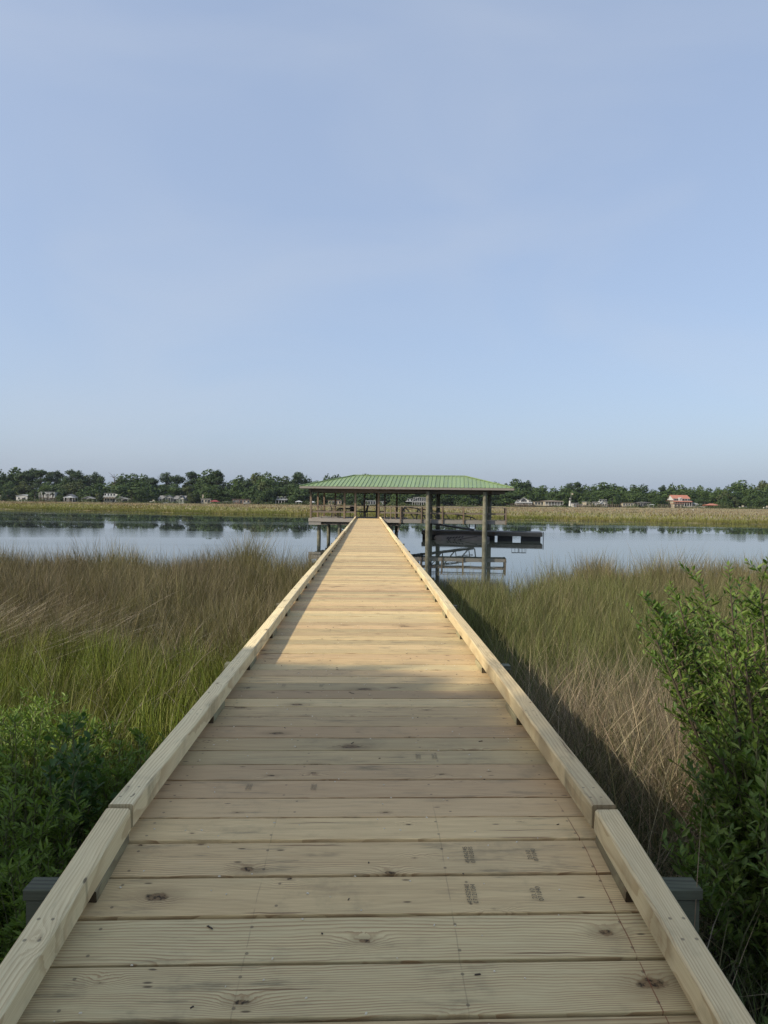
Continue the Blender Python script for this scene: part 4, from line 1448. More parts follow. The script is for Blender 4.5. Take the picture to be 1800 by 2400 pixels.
SKY = [(-30, 1100, 'oak'), (2, 1101, 'oak'), (37, 1094, 'oak'), (58, 1103, 'pine'), (77, 1096, 'pine'), (97, 1099, 'pine'), (117, 1105, 'pine'), (135, 1102, 'pine'), (150, 1118, 'oak'), (168, 1099, 'pine'), (185, 1102, 'pine'), (203, 1113, 'light'),
       (224, 1105, 'pine'), (236, 1116, 'pine'), (249, 1140, 'oak'), (288, 1108, 'oak'), (312, 1108, 'oak'), (337, 1110, 'oak'), (358, 1118, 'pine'), (392, 1106, 'pine'), (416, 1112, 'pine'), (436, 1130, 'light'), (450, 1103, 'pine'),
       (470, 1128, 'oak'), (489, 1097, 'oak'), (511, 1100, 'pine'), (530, 1128, 'oak'), (562, 1113, 'oak'), (580, 1124, 'pine'), (600, 1108, 'light'), (626, 1105, 'oak'), (648, 1113, 'oak'), (670, 1114, 'light'),
       (698, 1105, 'pine'), (718, 1114, 'oak'), (740, 1125, 'oak'), (768, 1111, 'oak'), (788, 1111, 'oak'), (806, 1120, 'oak'), (826, 1114, 'pine'), (858, 1109, 'oak'), (886, 1113, 'oak'), (915, 1120, 'oak'), (950, 1118, 'oak'), (985, 1120, 'oak'), (1020, 1124, 'oak'),
       (1055, 1122, 'oak'), (1090, 1126, 'oak'), (1125, 1126, 'oak'), (1160, 1128, 'oak'), (1186, 1132, 'pine'), (1209, 1120, 'oak'), (1238, 1125, 'pine'), (1252, 1142, 'oak'), (1273, 1136, 'oak'), (1298, 1143, 'oak'), (1320, 1138, 'oak'), (1338, 1131, 'pine'), (1354, 1128, 'pine'), (1373, 1135, 'oak'),
       (1391, 1139, 'oak'), (1415, 1128, 'oak'), (1436, 1132, 'oak'), (1460, 1138, 'oak'), (1484, 1134, 'oak'), (1508, 1134, 'oak'), (1530, 1146, 'oak'), (1555, 1136, 'pine'), (1576, 1132, 'oak'), (1597, 1135, 'oak'), (1622, 1141, 'oak'), (1641, 1137, 'oak'), (1662, 1142, 'oak'),
       (1683, 1141, 'oak'), (1707, 1137, 'oak'), (1740, 1123, 'oak'), (1762, 1134, 'oak'), (1787, 1125, 'light'), (1815, 1126, 'oak'), (1850, 1130, 'oak')]
for i, (px, top, kd) in enumerate(SKY):
    far_tree(kd, px, top, 424 + (i * 37 % 5) * 3.5, random.uniform(.95, 1.35) if kd != 'pine' else random.uniform(1.0, 1.45))
# lower trees in front of the skyline, standing between and beside the houses
LOW = [(-12, 1128, 'oak'), (22, 1130, 'oak'), (54, 1127, 'light'), (82, 1142, 'oak'), (112, 1128, 'oak'), (140, 1140, 'oak'), (163, 1130, 'light'), (186, 1128, 'light'), (206, 1140, 'oak'), (228, 1130, 'oak'), (240, 1153, 'oak'),
       (275, 1138, 'oak'), (300, 1128, 'oak'), (330, 1124, 'oak'), (352, 1134, 'oak'), (382, 1136, 'oak'), (410, 1134, 'oak'), (442, 1138, 'light'), (462, 1146, 'oak'), (484, 1132, 'oak'), (506, 1134, 'oak'), (528, 1144, 'oak'), (550, 1136, 'oak'),
       (574, 1142, 'oak'), (596, 1136, 'oak'), (616, 1128, 'light'), (640, 1136, 'oak'), (666, 1140, 'oak'), (690, 1134, 'oak'), (712, 1138, 'oak'), (745, 1140, 'oak'), (790, 1138, 'oak'), (830, 1140, 'oak'), (875, 1138, 'oak'), (925, 1142, 'oak'),
       (970, 1142, 'oak'), (1010, 1144, 'oak'), (1060, 1145, 'oak'), (1110, 1145, 'oak'), (1150, 1147, 'oak'), (1190, 1148, 'oak'), (1232, 1144, 'oak'), (1260, 1152, 'oak'), (1290, 1152, 'oak'), (1318, 1152, 'oak'), (1346, 1150, 'oak'), (1376, 1150, 'oak'), (1406, 1148, 'oak'),
       (1436, 1150, 'oak'), (1468, 1150, 'oak'), (1500, 1152, 'oak'), (1540, 1150, 'oak'), (1566, 1148, 'oak'), (1618, 1150, 'oak'), (1646, 1150, 'oak'), (1674, 1152, 'oak'), (1700, 1150, 'light'), (1726, 1148, 'oak'), (1752, 1146, 'oak'), (1780, 1148, 'oak'), (1808, 1150, 'oak')]
for i, (px, top, kd) in enumerate(LOW):
    far_tree(kd, px, top, 410.5 + (i * 29 % 4) * 1.7, random.uniform(1.3, 1.8))
# bushy trees at the water's edge, beside the buildings
EDGE = [(10, 1156, 'oak'), (80, 1150, 'oak'), (140, 1158, 'oak'), (232, 1155, 'light'), (335, 1140, 'oak'), (352, 1148, 'oak'), (448, 1156, 'light'), (605, 1148, 'oak'), (625, 1142, 'oak'), (690, 1158, 'oak'), (815, 1160, 'oak'), (838, 1158, 'oak'), (930, 1160, 'oak'), (1090, 1162, 'oak'),
        (1440, 1168, 'oak'), (1540, 1160, 'oak'), (1556, 1166, 'oak'), (1640, 1166, 'oak'), (1700, 1160, 'oak'), (1722, 1164, 'light'), (1750, 1160, 'oak'), (1778, 1162, 'oak')]
for i, (px, top, kd) in enumerate(EDGE):
    far_tree(kd, px, top, 399.5 + (i % 3) * 1.4, 1.2)

cnt = {}
for (px, kind, Y, X, bz, h, wd_, var) in sorted(pending):
    best = min(LAND, key=lambda L: 0 if L[0] <= px <= L[1] else min(abs(px - L[0]), abs(px - L[1])))
    rel = 'behind' if best[0] <= px <= best[1] else ('left of' if px < best[0] else 'right of')
    row = 'on the skyline' if Y > 418 else ('lower down' if Y > 405 else 'at the shore')
    key = (kind, rel, best[2], row)
    cnt.setdefault(key, []).append((px, kind, Y, X, bz, h, wd_))
for key, lst in cnt.items():
    kind, rel, nm, row = key
    for i, (px, kd, Y, X, bz, h, wd_) in enumerate(lst):
        lab = f'{WORD[kind]} {row} {rel} {nm}'
        if len(lst) > 1:
            lab = f'{ORD[i]} {WORD[kind]} {row} {rel} {nm}'
        t = empty({'oak': 'oak_tree', 'light': 'broadleaf_tree', 'pine': 'pine_tree'}[kind], (X, Y, bz), random.uniform(0, 6.28))
        t.scale = (h * wd_, h * wd_, h)
        tag(t, lab, 'tree', GRP)
        tr, cr = random.choice(UNIT[kind])
        link('trunk', tr, t); link('crown', cr, t)

# dead snag at the gap in the tree line
p = U(268, 1111, 418); bz = gz1(p.x, 418)
sn = empty('dead_tree', (p.x, 418, bz)); tag(sn, 'bare dead tree at the gap in the far tree line', 'tree')
h = p.z - bz
m_ = MB(); m_.tube([(0, 0, -.3), (.3, 0, h * .5), (-.2, 0, h)], [.45, .32, .10], 7); m_.build('trunk', TRUNK, sn)
r_ = np.random.default_rng(77)
for i in range(14):
    t = r_.uniform(.45, .95); a = r_.uniform(0, 6.28); L = r_.uniform(2, 5.0)
    s = Vector((.3 * (1 - t), 0, h * t)); e = s + Vector((math.cos(a) * L, math.sin(a) * L * .4, L * r_.uniform(.2, .9)))
    m_ = MB(); m_.tube([s, (s + e) / 2 + Vector((0, 0, .4)), e], [.16, .10, .04], 5, cap=False); m_.build('branch', TRUNK, sn)

# cabbage palms
pm = MB(); pm.tube([(0, 0, -.02), (.01, 0, .4), (0, 0, .80)], [.035, .030, .028], 7)
palm_tr = pm.mesh('trunk', TRUNK)
r_ = np.random.default_rng(5)
V, Q = [], []
for i in range(34):
    a = r_.uniform(0, 6.28); el = r_.uniform(-.5, 1.3)
    d = np.array([math.cos(a) * math.cos(el), math.sin(a) * math.cos(el), math.sin(el)])
    s = np.cross(d, [0, 0, 1]); s /= max(np.linalg.norm(s), 1e-3)
    b0 = np.array([0, 0, .80]); L = r_.uniform(.17, .25)
    c1 = b0 + d * L * .6; c2 = b0 + d * L + np.array([0, 0, -.05])
    b = len(V)
    V += [b0, c1 - s * .075, c2, c1 + s * .075]
    Q.append((b, b + 1, b + 2, b + 3))
palm_cr = np_mesh('crown', np.array(V), quad=np.array(Q), mat=L_PALM)
for px, top, w_, lab in ((82, 1148, 1.2, 'cabbage palm left of the white two-storey porch house'), (102, 1152, 1, 'cabbage palm in front of the left side of the porch house'), (123, 1153, 1, 'cabbage palm in front of the right side of the porch house'),
                         (308, 1150, 1, 'cabbage palm right of the long white-roofed house'), (1386, 1172, .9, 'cabbage palm in front of the white metal-roofed house'), (1435, 1166, 1, 'cabbage palm right of the white metal-roofed house'),
                         (1455, 1172, 1, 'small cabbage palm left of the pale long low house'), (1652, 1174, 1, 'cabbage palm left of the red-roofed open shelter')):
    p = U(px, top, 396); bz = gz1(p.x, 396); h = p.z - bz
    t = empty('palm_tree', (p.x, 396, bz), random.uniform(0, 6)); t.scale = (h * w_ * 1.3, h * w_ * 1.3, h)
    tag(t, lab, 'palm', 'cabbage palms on the far shore')
    link('trunk', palm_tr, t); link('crown', palm_cr, t)

# brush that closes the bottom of the wood: one mass
n = 34000
r_ = np.random.default_rng(9)
bx_ = r_.uniform(-330, 330, n); by_ = r_.uniform(412, 448, n)
hz = 3.0 + 8.0 * r_.uniform(0, 1, n) ** 1.5 * (.6 + .6 * vnoise(bx_, by_, 25, 33))
P = np.stack([bx_, by_, ground_z(bx_, by_) + hz * r_.uniform(.1, 1, n)], -1)
nr = r_.normal(0, 1, (n, 3)) + np.array([0, -.4, .4]); nr /= np.linalg.norm(nr, axis=1, keepdims=True)
a = np.cross(nr, r_.normal(0, 1, (n, 3))); a /= np.linalg.norm(a, axis=1, keepdims=True); b = np.cross(nr, a)
s = r_.uniform(.7, 2.0, n)[:, None]
V = np.stack([P - a * s * .5, P + b * s * .35, P + a * s * .5, P - b * s * .35], 1)
o = link('woodland_brush', np_mesh('woodland_brush', V.reshape(-1, 3), quad=np.arange(n * 4).reshape(-1, 4), mat=L_OAK))
tag(o, 'dark brush filling in under the trees of the far shore', 'brush', kind='stuff')
# low shrubs along the shore in front of the lawns: one ragged hedge
n = 16000
bx_ = r_.uniform(-260, 260, n); by_ = r_.uniform(388, 394, n)
msk = vnoise(bx_, by_ * 0, 14, 35) > .38
bx_, by_ = bx_[msk], by_[msk]; n = len(bx_)
P = np.stack([bx_, by_, ground_z(bx_, by_) + r_.uniform(.1, 1.0, n) * (.5 + 3.4 * np.clip(vnoise(bx_, by_ * 0, 7, 36) - .15, 0, 1) ** 1.5)], -1)
nr = r_.normal(0, 1, (n, 3)) + np.array([0, -.4, .4]); nr /= np.linalg.norm(nr, axis=1, keepdims=True)
a = np.cross(nr, r_.normal(0, 1, (n, 3))); a /= np.linalg.norm(a, axis=1, keepdims=True); b = np.cross(nr, a)
s = r_.uniform(.3, .8, n)[:, None]
V = np.stack([P - a * s * .5, P + b * s * .35, P + a * s * .5, P - b * s * .35], 1)
o = link('shore_scrub', np_mesh('shore_scrub', V.reshape(-1, 3), quad=np.arange(n * 4).reshape(-1, 4), mat=L_LITE))
tag(o, 'ragged low scrub along the far bank in front of the houses', 'scrub', kind='stuff')

# ------------------------------------------------------------------ marsh across the creek
n = 70000
x = rng.uniform(-230, 230, n)
u = rng.uniform(0, 1, n) ** 1.9
y = shore_far(x) + u * (388 - shore_far(x))
k = (x > -.62 * y) & (x < .60 * y)
x, y, u = x[k], y[k], u[k]; n = len(x)
dshore = y - shore_far(x)
w_ = sm(dshore + (vnoise(x, y, 40, 51) - .5) * 60, 45, 120)
c = mixcol(n, w_, ((.150, .160, .048), (.210, .205, .070)), ((.21, .175, .105), (.275, .230, .145)))
gfront = np.exp(-dshore / 2.5) * .5
c = c * (1 - gfront[:, None]) + np.array([.13, .155, .035]) * gfront[:, None]
patch = (vnoise(x, y, 26, 52) > .70)[:, None]
c = np.where(patch, c * np.array([.85, .70, .68]), c)
wd = np.maximum(.05, y * .00085) * rng.uniform(.6, 1.4, n)
blades('far_marsh_grass', x, y, (.50 + .2 * (vnoise(x, y, 9, 53) - .5)) * rng.uniform(.6, 1.2, n) * np.where(dshore > 120, .75, 1), rng.uniform(0, 6.28, n), np.abs(rng.normal(.08, .08, n)), rng.uniform(0, .5, n), wd, c,
       label='yellow-green marsh grass across the creek', cat='grass')
x = rng.uniform(-130, 130, 42000); y = shore_far(x) + rng.uniform(-.3, 3.2, 42000) ** 1.0
k = (x > -.62 * y) & (x < .60 * y); x, y = x[k], y[k]; n = len(x)
blades('far_marsh_edge_grass', x, y, (.58 + .2 * (vnoise(x, y, 5, 54) - .5)) * rng.uniform(.55, 1.15, n), rng.uniform(0, 6.28, n), np.abs(rng.normal(.06, .08, n)), rng.uniform(0, .4, n), rng.uniform(.025, .06, n),
       mixcol(n, vnoise(x, y, 12, 55), ((.105, .125, .028), (.165, .175, .045)), ((.165, .155, .05), (.24, .215, .075))), label='taller greener grass along the edge of the far marsh', cat='grass')

# ------------------------------------------------------------------ houses on the far shore
PAINT = {}


def pm_(key, col, rough=.7, var=.12):
    if key not in PAINT:
        PAINT[key] = plain(key, col, rough, var, .6)
    return PAINT[key]


WHITE = pm_('white_paint', (.47, .47, .45)); OFFW = pm_('cream_paint', (.36, .325, .25)); GREYW = pm_('grey_siding', (.23, .235, .235)); TAN = pm_('tan_siding', (.36, .28, .20))
BRICK = pm_('brown_brick', (.20, .125, .09)); DKW = pm_('dark_siding', (.06, .06, .055)); RWHITE = pm_('white_metal_roof', (.40, .42, .42), .5); RGREY = pm_('grey_shingle', (.19, .19, .19), .9)
RBRN = pm_('brown_shingle', (.20, .165, .135), .9); RRED = pm_('red_metal_roof', (.36, .15, .10), .6); RSIL = pm_('silver_metal_roof', (.30, .31, .31), .5); TIMB = pm_('pier_timber', (.17, .14, .11), .9)


def glass_mat():
    t = NT('window_glass')
    p = t.n('TexCoord').outputs['Object']
    t.principled(t.mix(t.rng(t.noise(p, .8, 2.0), .4, .6), (.018, .022, .026), (.05, .055, .06)), .08, None, .5)
    return t.m


GLASS = glass_mat()


def gable(m_, x0, x1, y0, y1, z0, z1, axis, ov=.35, th=.12):
    """gable roof; axis 'x' = ridge along x"""
    if axis == 'x':
        ym = (y0 + y1) / 2
        a, b = x0 - ov, x1 + ov
        k = (z1 - z0) / (ym - y0)
        for sgn, ye in ((-1, y0 - ov), (1, y1 + ov)):
            ze = z0 - ov * k
            vs = [(a, ye, ze), (b, ye, ze), (b, ym, z1), (a, ym, z1)]
            vs += [(p[0], p[1], p[2] + th) for p in vs]
            fs = [(3, 2, 1, 0), (4, 5, 6, 7), (0, 1, 5, 4), (1, 2, 6, 5), (2, 3, 7, 6), (3, 0, 4, 7)]
            if sgn > 0: fs = [tuple(reversed(f)) for f in fs]
            m_.add(vs, fs)
    else:
        xm = (x0 + x1) / 2
        a, b = y0 - ov, y1 + ov
        k = (z1 - z0) / (xm - x0)
        for sgn, xe in ((-1, x0 - ov), (1, x1 + ov)):
            ze = z0 - ov * k
            vs = [(xe, a, ze), (xe, b, ze), (xm, b, z1), (xm, a, z1)]
            vs += [(p[0], p[1], p[2] + th) for p in vs]
            fs = [(0, 1, 2, 3), (7, 6, 5, 4), (4, 5, 1, 0), (5, 6, 2, 1), (6, 7, 3, 2), (7, 4, 0, 3)]
            if sgn > 0: fs = [tuple(reversed(f)) for f in fs]
            m_.add(vs, fs)
    return m_


def hip(m_, x0, x1, y0, y1, z0, z1, ov=.4, th=.15):
    x0 -= ov; x1 += ov; y0 -= ov; y1 += ov
    d = min((y1 - y0) / 2, (x1 - x0) / 2 - .15)
    ym = (y0 + y1) / 2
    vs = [(x0, y0, z0), (x1, y0, z0), (x1, y1, z0), (x0, y1, z0), (x0, y0, z0 + th), (x1, y0, z0 + th), (x1, y1, z0 + th), (x0, y1, z0 + th), (x0 + d, ym, z1), (x1 - d, ym, z1)]
    m_.add(vs, [(3, 2, 1, 0), (0, 1, 5, 4), (1, 2, 6, 5), (2, 3, 7, 6), (3, 0, 4, 7), (4, 5, 9, 8), (5, 6, 9), (6, 7, 8, 9), (7, 4, 8)])
    return m_


def windows(root, xs_, y, z0, zh, ww, frame=None):
    for x in xs_:
        m_ = MB(); m_.box((x, y - .03, z0 + zh / 2), (ww + .22, .06, zh + .22)); f = m_.build('window', frame or WHITE, root)
        m_ = MB(); m_.box((x, y - .075, z0 + zh / 2), (ww, .03, zh)); m_.build('pane', GLASS, f)


def door(root, x, y, z0, h=2.1, wd=1.0, mat=None):
    m_ = MB(); m_.box((x, y - .04, z0 + h / 2), (wd, .07, h)); d = m_.build('door', mat or DKW, root)
    m_ = MB(); m_.box((x + wd * .38, y - .10, z0 + 1.0), (.06, .06, .06)); m_.build('handle', RSIL, d)


class House:
    def __init__(self, name, label, x0, x1, ybase, Y=400, cat='house', rz=0):
        self.s = Y / F
        self.Y = Y
        c = U((x0 + x1) / 2, ybase, Y)
        self.z = gz1(c.x, Y)
        self.o = empty(name, (c.x, Y, self.z), rz)
        tag(self.o, label, cat, {'pier': 'timber piers on the far shore', 'shelter': 'open shelters on the far shore'}.get(cat, 'buildings on the far shore') if cat not in ('flagpole', 'wall', 'tower') else None)
        self.xc = (x0 + x1) / 2
        self.yb = ybase

    def X(self, px): return (px - self.xc) * self.s
    def Z(self, py): return max((self.yb - py) * self.s, 0)

    def block(self, a, b, z0, z1, y0=0, y1=8, mat=None, roof=None, rt='gx', zr=None, wins=None, base=0, wz=None, wh=1.3, ww=.9, dr=None):
        """walls between pixel columns a and b, heights in metres"""
        xa, xb = self.X(a), self.X(b)
        m_ = MB(); m_.box(((xa + xb) / 2, (y0 + y1) / 2, (z0 + z1) / 2 - (.15 if z0 < .1 else 0)), (xb - xa, y1 - y0, z1 - z0 + (.3 if z0 < .1 else 0)))
        zr = zr or z1 + 2
        if rt == 'gx':
            ym = (y0 + y1) / 2
            for x in (xa, xb):
                q = .06 if x == xa else -.06
                m_.add([(x, y0, z1), (x, y1, z1), (x, ym, zr), (x + q, y0, z1), (x + q, y1, z1), (x + q, ym, zr)], [(0, 1, 2), (5, 4, 3), (0, 3, 4, 1), (1, 4, 5, 2), (2, 5, 3, 0)])
        if rt == 'gy':
            xm = (xa + xb) / 2
            for y in (y0, y1):
                q = .06 if y == y0 else -.06
                m_.add([(xa, y, z1), (xb, y, z1), (xm, y, zr), (xa, y + q, z1), (xb, y + q, z1), (xm, y + q, zr)], [(0, 1, 2), (5, 4, 3), (0, 3, 4, 1), (1, 4, 5, 2), (2, 5, 3, 0)])
        m_.build('wall', mat or WHITE, self.o)
        if roof:
            r = MB()
            if rt == 'gx': gable(r, xa, xb, y0, y1, z1 + .02, zr, 'x')
            elif rt == 'gy': gable(r, xa, xb, y0, y1, z1 + .02, zr, 'y')
            elif rt == 'hip': hip(r, xa, xb, y0, y1, z1 + .01, zr)
            elif rt == 'flat': r.box(((xa + xb) / 2, (y0 + y1) / 2, z1 + .12), (xb - xa + .7, y1 - y0 + .7, .22))
            self.roof = r.build('roof', roof, self.o)
        if wins:
            xw = [xa + (xb - xa) * (i + .5) / wins for i in range(wins)]
            for zz in (wz if wz is not None else [z0 + 1.0]):
                windows(self.o, xw, y0, zz, wh, ww)
        if dr is not None: door(self.o, xa + (xb - xa) * dr, y0, z0)

    def porch(self, a, b, z0, z1, y0, n, mat=None, roof=None, rail=True, deck=True, zr=None):
        xa, xb = self.X(a), self.X(b)
        for i in range(n):
            x = xa + .15 + (xb - xa - .3) * i / (n - 1)
            m_ = MB(); m_.box((x, y0 + .15, (z0 + z1) / 2 - (.15 if z0 < .1 else 0)), (.22, .22, z1 - z0 + (.3 if z0 < .1 else 0))); m_.build('column', mat or WHITE, self.o)
        if deck:
            m_ = MB(); m_.box(((xa + xb) / 2, y0 / 2 + .02, z0 - .10), (xb - xa, -y0 - .04, .2)); m_.build('porch_deck', TIMB, self.o)
        if rail:
            m_ = MB(); m_.box(((xa + xb) / 2, y0 + .10, z0 + .95), (xb - xa, .08, .10)); m_.box(((xa + xb) / 2, y0 + .10, z0 + .5), (xb - xa, .05, .08)); m_.build('railing', mat or WHITE, self.o)
        if roof:
            zt = zr or z1 + .9
            m_ = MB()
            v = [(xa - .3, y0 - .3, z1), (xb + .3, y0 - .3, z1), (xb + .3, -.02, zt), (xa - .3, -.02, zt)]
            v += [(p[0], p[1], p[2] + .12) for p in v]
            m_.add(v, [(3, 2, 1, 0), (4, 5, 6, 7), (0, 1, 5, 4), (1, 2, 6, 5), (2, 3, 7, 6), (3, 0, 4, 7)])
            m_.build('porch_roof', roof, self.o)


def shelter(name, label, x0, x1, ytop, yeave, ybase, Y, roof, post=None, rt='hip', depth=None, cat='shelter'):
    H_ = House(name, label, x0, x1, ybase, Y, cat)
    xa, xb = H_.X(x0) + .3, H_.X(x1) - .3
    d = depth or (xb - xa) * .8
    ze, zt = H_.Z(yeave), H_.Z(ytop)
    for x in (xa, (xa + xb) / 2, xb):
        for y in (0, d):
            m_ = MB(); m_.box((x, y, ze / 2 - .3), (.2, .2, ze + .6)); m_.build('post', post or TIMB, H_.o)
    m_ = MB(); m_.box(((xa + xb) / 2, d / 2, .55), (xb - xa + .3, d + .3, .15)); m_.build('floor', TIMB, H_.o)
    m_ = MB()
    if rt == 'hip': hip(m_, xa, xb, 0, d, ze, zt)
    else:
        gable(m_, xa, xb, 0, d, ze, zt, 'y')
    m_.build('roof', roof, H_.o)
    if rt != 'hip':
        xm = (xa + xb) / 2
        m_ = MB(); m_.add([(xa, .0, ze), (xb, .0, ze), (xm, .0, zt), (xa, .06, ze), (xb, .06, ze), (xm, .06, zt)], [(0, 1, 2), (5, 4, 3), (0, 3, 4, 1), (1, 4, 5, 2), (2, 5, 3, 0)])
        m_.build('gable', GREYW, H_.o)
    return H_


B = 1177.0
h_ = House('cottage', 'tan-roofed cottage cut off by the left edge, far shore', -22, 8, B, 402); h_.block(-22, 8, 0, 2.6, mat=TAN, roof=RBRN, zr=h_.Z(1163), wins=3, wz=[.9], dr=.85)
h_ = House('barn', 'white metal barn with a low curved roof at far left', 38, 64, B - .5, 398, 'barn'); h_.block(38, 64, 0, h_.Z(1163.5), 0, 10, WHITE, RWHITE, 'gy', h_.Z(1160.5), wins=2, wz=[1.4], ww=.8, wh=.9, dr=.6)
h_ = House('house', 'white two-storey house with tall porch columns behind palms', 96, 128, B, 402)
h_.block(96, 128, 2.4, h_.Z(1155), 0, 8, WHITE, RWHITE, 'flat', wins=4, wz=[3.0], dr=.5); h_.porch(96, 128, 2.4, h_.Z(1155), -2.6, 5); h_.porch(96, 128, 0, 2.2, -2.6, 5, rail=False, deck=False)
h_.block(97, 127, 0, 2.35, .3, 7.5, GREYW, None, 'none', wins=3, wz=[.8])
shelter('boathouse', 'grey gabled boathouse with a white skirt roof, far left shore', 150, 175, 1158, 1165, B - .5, 399, RGREY, WHITE, 'gy', cat='boathouse')
m_ = MB()
shelter('dock_shelter', 'white low roof open shelter in front of the grey boathouse', 149, 171, 1163.5, 1166.5, B, 394, RWHITE, WHITE)
shelter('dock_shelter', 'low open shelter with a shallow grey gable among dark trees, far left', 191, 218, 1163.5, 1168, B - .5, 399, RSIL, WHITE, 'gy', 6)
h_ = House('house', 'long house with white metal roofs in two steps, far left', 244, 301, B - 1, 402)
h_.block(244, 271, 0, h_.Z(1162), 0, 8, OFFW, RWHITE, 'gx', h_.Z(1156), wins=4, wz=[1.0, 3.9], dr=.8); h_.porch(244, 271, 2.6, h_.Z(1163), -2, 5, roof=None)
h_.block(271.5, 294, 0, h_.Z(1167), 0, 8, GREYW, RWHITE, 'gx', h_.Z(1159), wins=3, wz=[1.0])
shelter('dock_shelter', 'gabled open shelter in front of the long white-roofed house', 270, 301, 1165, 1169, B, 395, RSIL, WHITE, 'gy', 6)
h_ = House('house', 'grey house with two gables and shingle roof, far left of centre', 372, 432, B - 1, 402)
h_.block(372, 432, 0, h_.Z(1166), 0, 9, GREYW, RGREY, 'gx', h_.Z(1158.5), wins=7, wz=[1.0])
h_.block(385, 408, 0, h_.Z(1166), -2.2, 3.5, GREYW, RGREY, 'gy', h_.Z(1157.5), wins=4, wz=[.8], wh=2.2, ww=1.2); h_.block(420, 431.5, 0, h_.Z(1164.5), -1.2, 3.5, WHITE, RGREY, 'gy', h_.Z(1158), wins=1, wz=[1.0, 3.2])
h_ = House('cottage', 'small white cottage with a chimney, far shore left of centre', 471, 494, B - .5, 402); h_.block(471, 494, 0, 2.7, mat=OFFW, roof=RSIL, zr=h_.Z(1168), wins=3, wz=[.9], dr=.75)
m_ = MB(); m_.box((h_.X(473), 3, 2.6), (.8, .8, 5.2)); m_.build('chimney', OFFW, h_.o)
shelter('dock_shelter', 'open shelter with a dark red roof beside the small white cottage', 492, 512, 1168, 1172, B, 396, pm_('dark_red_roof', (.22, .05, .05)), WHITE)
h_ = House('house', 'low brown brick house with white chairs before it', 540, 594, B, 402); h_.block(545, 594, 0, 2.7, mat=BRICK, roof=RBRN, rt='hip', zr=h_.Z(1168.5), wins=6, wz=[.8], dr=.4)
shelter('dock_shelter', 'brown open gabled shelter left of the low brown house', 540, 560, 1168, 1172, B, 396, RBRN, TIMB, 'gy')
shelter('dock_shelter', 'long flat dark shelter at the left of the low brown house', 521, 541, 1171, 1172.5, B, 398, RGREY, TIMB)
h_ = House('house', 'white two-storey house half hidden among trees, left of the green roof', 647, 672, B, 402); h_.block(648, 672, 2.4, h_.Z(1166), mat=WHITE, roof=RWHITE, rt='gx', zr=h_.Z(1163.5), wins=3, wz=[3.1]); h_.porch(647, 668, 0, 2.3, -2, 4, rail=False, deck=False)
shelter('dock_shelter', 'left one of two white hip-roofed shelters by the green-roofed dock', 692, 708, 1171, 1174, B + 4, 392, RWHITE, WHITE)
shelter('dock_shelter', 'right one of two white hip-roofed shelters by the green-roofed dock', 725, 739, 1172, 1175, B + 4, 392, RWHITE, WHITE)
h_ = House('cottage', 'tan cottage seen under the left part of the green roof', 769, 800, B + 2, 400); h_.block(769, 800, 0, 2.8, mat=TAN, roof=RBRN, rt='hip', zr=h_.Z(1171.5), wins=4, wz=[.9], dr=.5)
h_ = House('house', 'low white house seen through the middle of the covered dock', 856, 904, B + 3, 400); h_.block(856, 886, 0, 2.8, mat=WHITE, roof=RWHITE, rt='gx', zr=h_.Z(1170), wins=5, wz=[.7], wh=1.7, ww=1.1); h_.block(886.5, 904, 0, 2.4, 1, 7, WHITE, RSIL, 'flat', wins=2)
h_ = House('stilt_house', 'grey gable-front house on stilts seen under the green roof', 954, 998, B + 4, 400)
h_.block(968, 998, 2.3, h_.Z(1168), 0, 9, GREYW, RSIL, 'gy', h_.Z(1160), wins=6, wz=[2.9], wh=2.0, ww=.8); h_.block(954, 968, 2.3, h_.Z(1171), 1, 9, GREYW, RSIL, 'hip', h_.Z(1165), wins=2, wz=[2.9])
h_.porch(966, 998, 0, 2.15, -1.6, 7, rail=False, deck=False); m_ = MB(); m_.box((h_.X(982), -.8, 2.25), (8.0, 1.7, .14)); m_.build('balcony', WHITE, h_.o)
h_ = House('house', 'bright white gabled house with a full porch, right of the covered dock', 1206, 1248, B + 6, 400, rz=R(-14))
h_.block(1209, 1246, 1.3, h_.Z(1173), 0, 9, WHITE, RSIL, 'gy', h_.Z(1161), wins=4, wz=[2.1], wh=1.7, dr=.5); h_.porch(1209, 1246, 1.3, h_.Z(1174), -2.4, 6, roof=RSIL, zr=h_.Z(1172)); windows(h_.o, [h_.X(1226), h_.X(1229.5)], 0, h_.Z(1169.5), 1.4, 1.0)
h_.block(1206, 1209.4, 1.3, h_.Z(1175), 2, 9, WHITE, RSIL, 'gx', h_.Z(1170))
h_ = House('house', 'cream ranch house with a broad brown hip roof and white columns', 1255, 1320, B + 7, 400)
h_.block(1276, 1316, .6, 3.2, 0, 10, OFFW, RBRN, 'hip', h_.Z(1168.5), wins=6, wz=[1.4], dr=.55); h_.block(1255, 1277, .6, 2.9, 3, 10, OFFW, RBRN, 'hip', h_.Z(1173.5), wins=3, wz=[1.2]); h_.porch(1276, 1318, .6, 3.0, -2.2, 7, roof=RBRN, zr=3.3)
m_ = MB(); m_.bar((h_.X(1309), -2.3, .6), (h_.X(1309), -4.2, -.1), 1.2, .15); m_.build('steps', WHITE, h_.o)
h_ = House('tower', 'small white ornamental lighthouse tower by the trees on the far right shore', 1333, 1338.5, B + 7, 397, 'tower')
m_ = MB(); m_.tube([(0, 0, -.2), (0, 0, 3.6)], [.72, .5], 10); m_.build('shaft', WHITE, h_.o); m_ = MB(); m_.tube([(0, 0, 3.6), (0, 0, 4.5)], [.42, .42], 8); m_.build('lantern', GLASS, h_.o); m_ = MB(); m_.tube([(0, 0, 4.5), (0, 0, 5.3)], [.6, .05], 8); m_.build('cap', RGREY, h_.o)
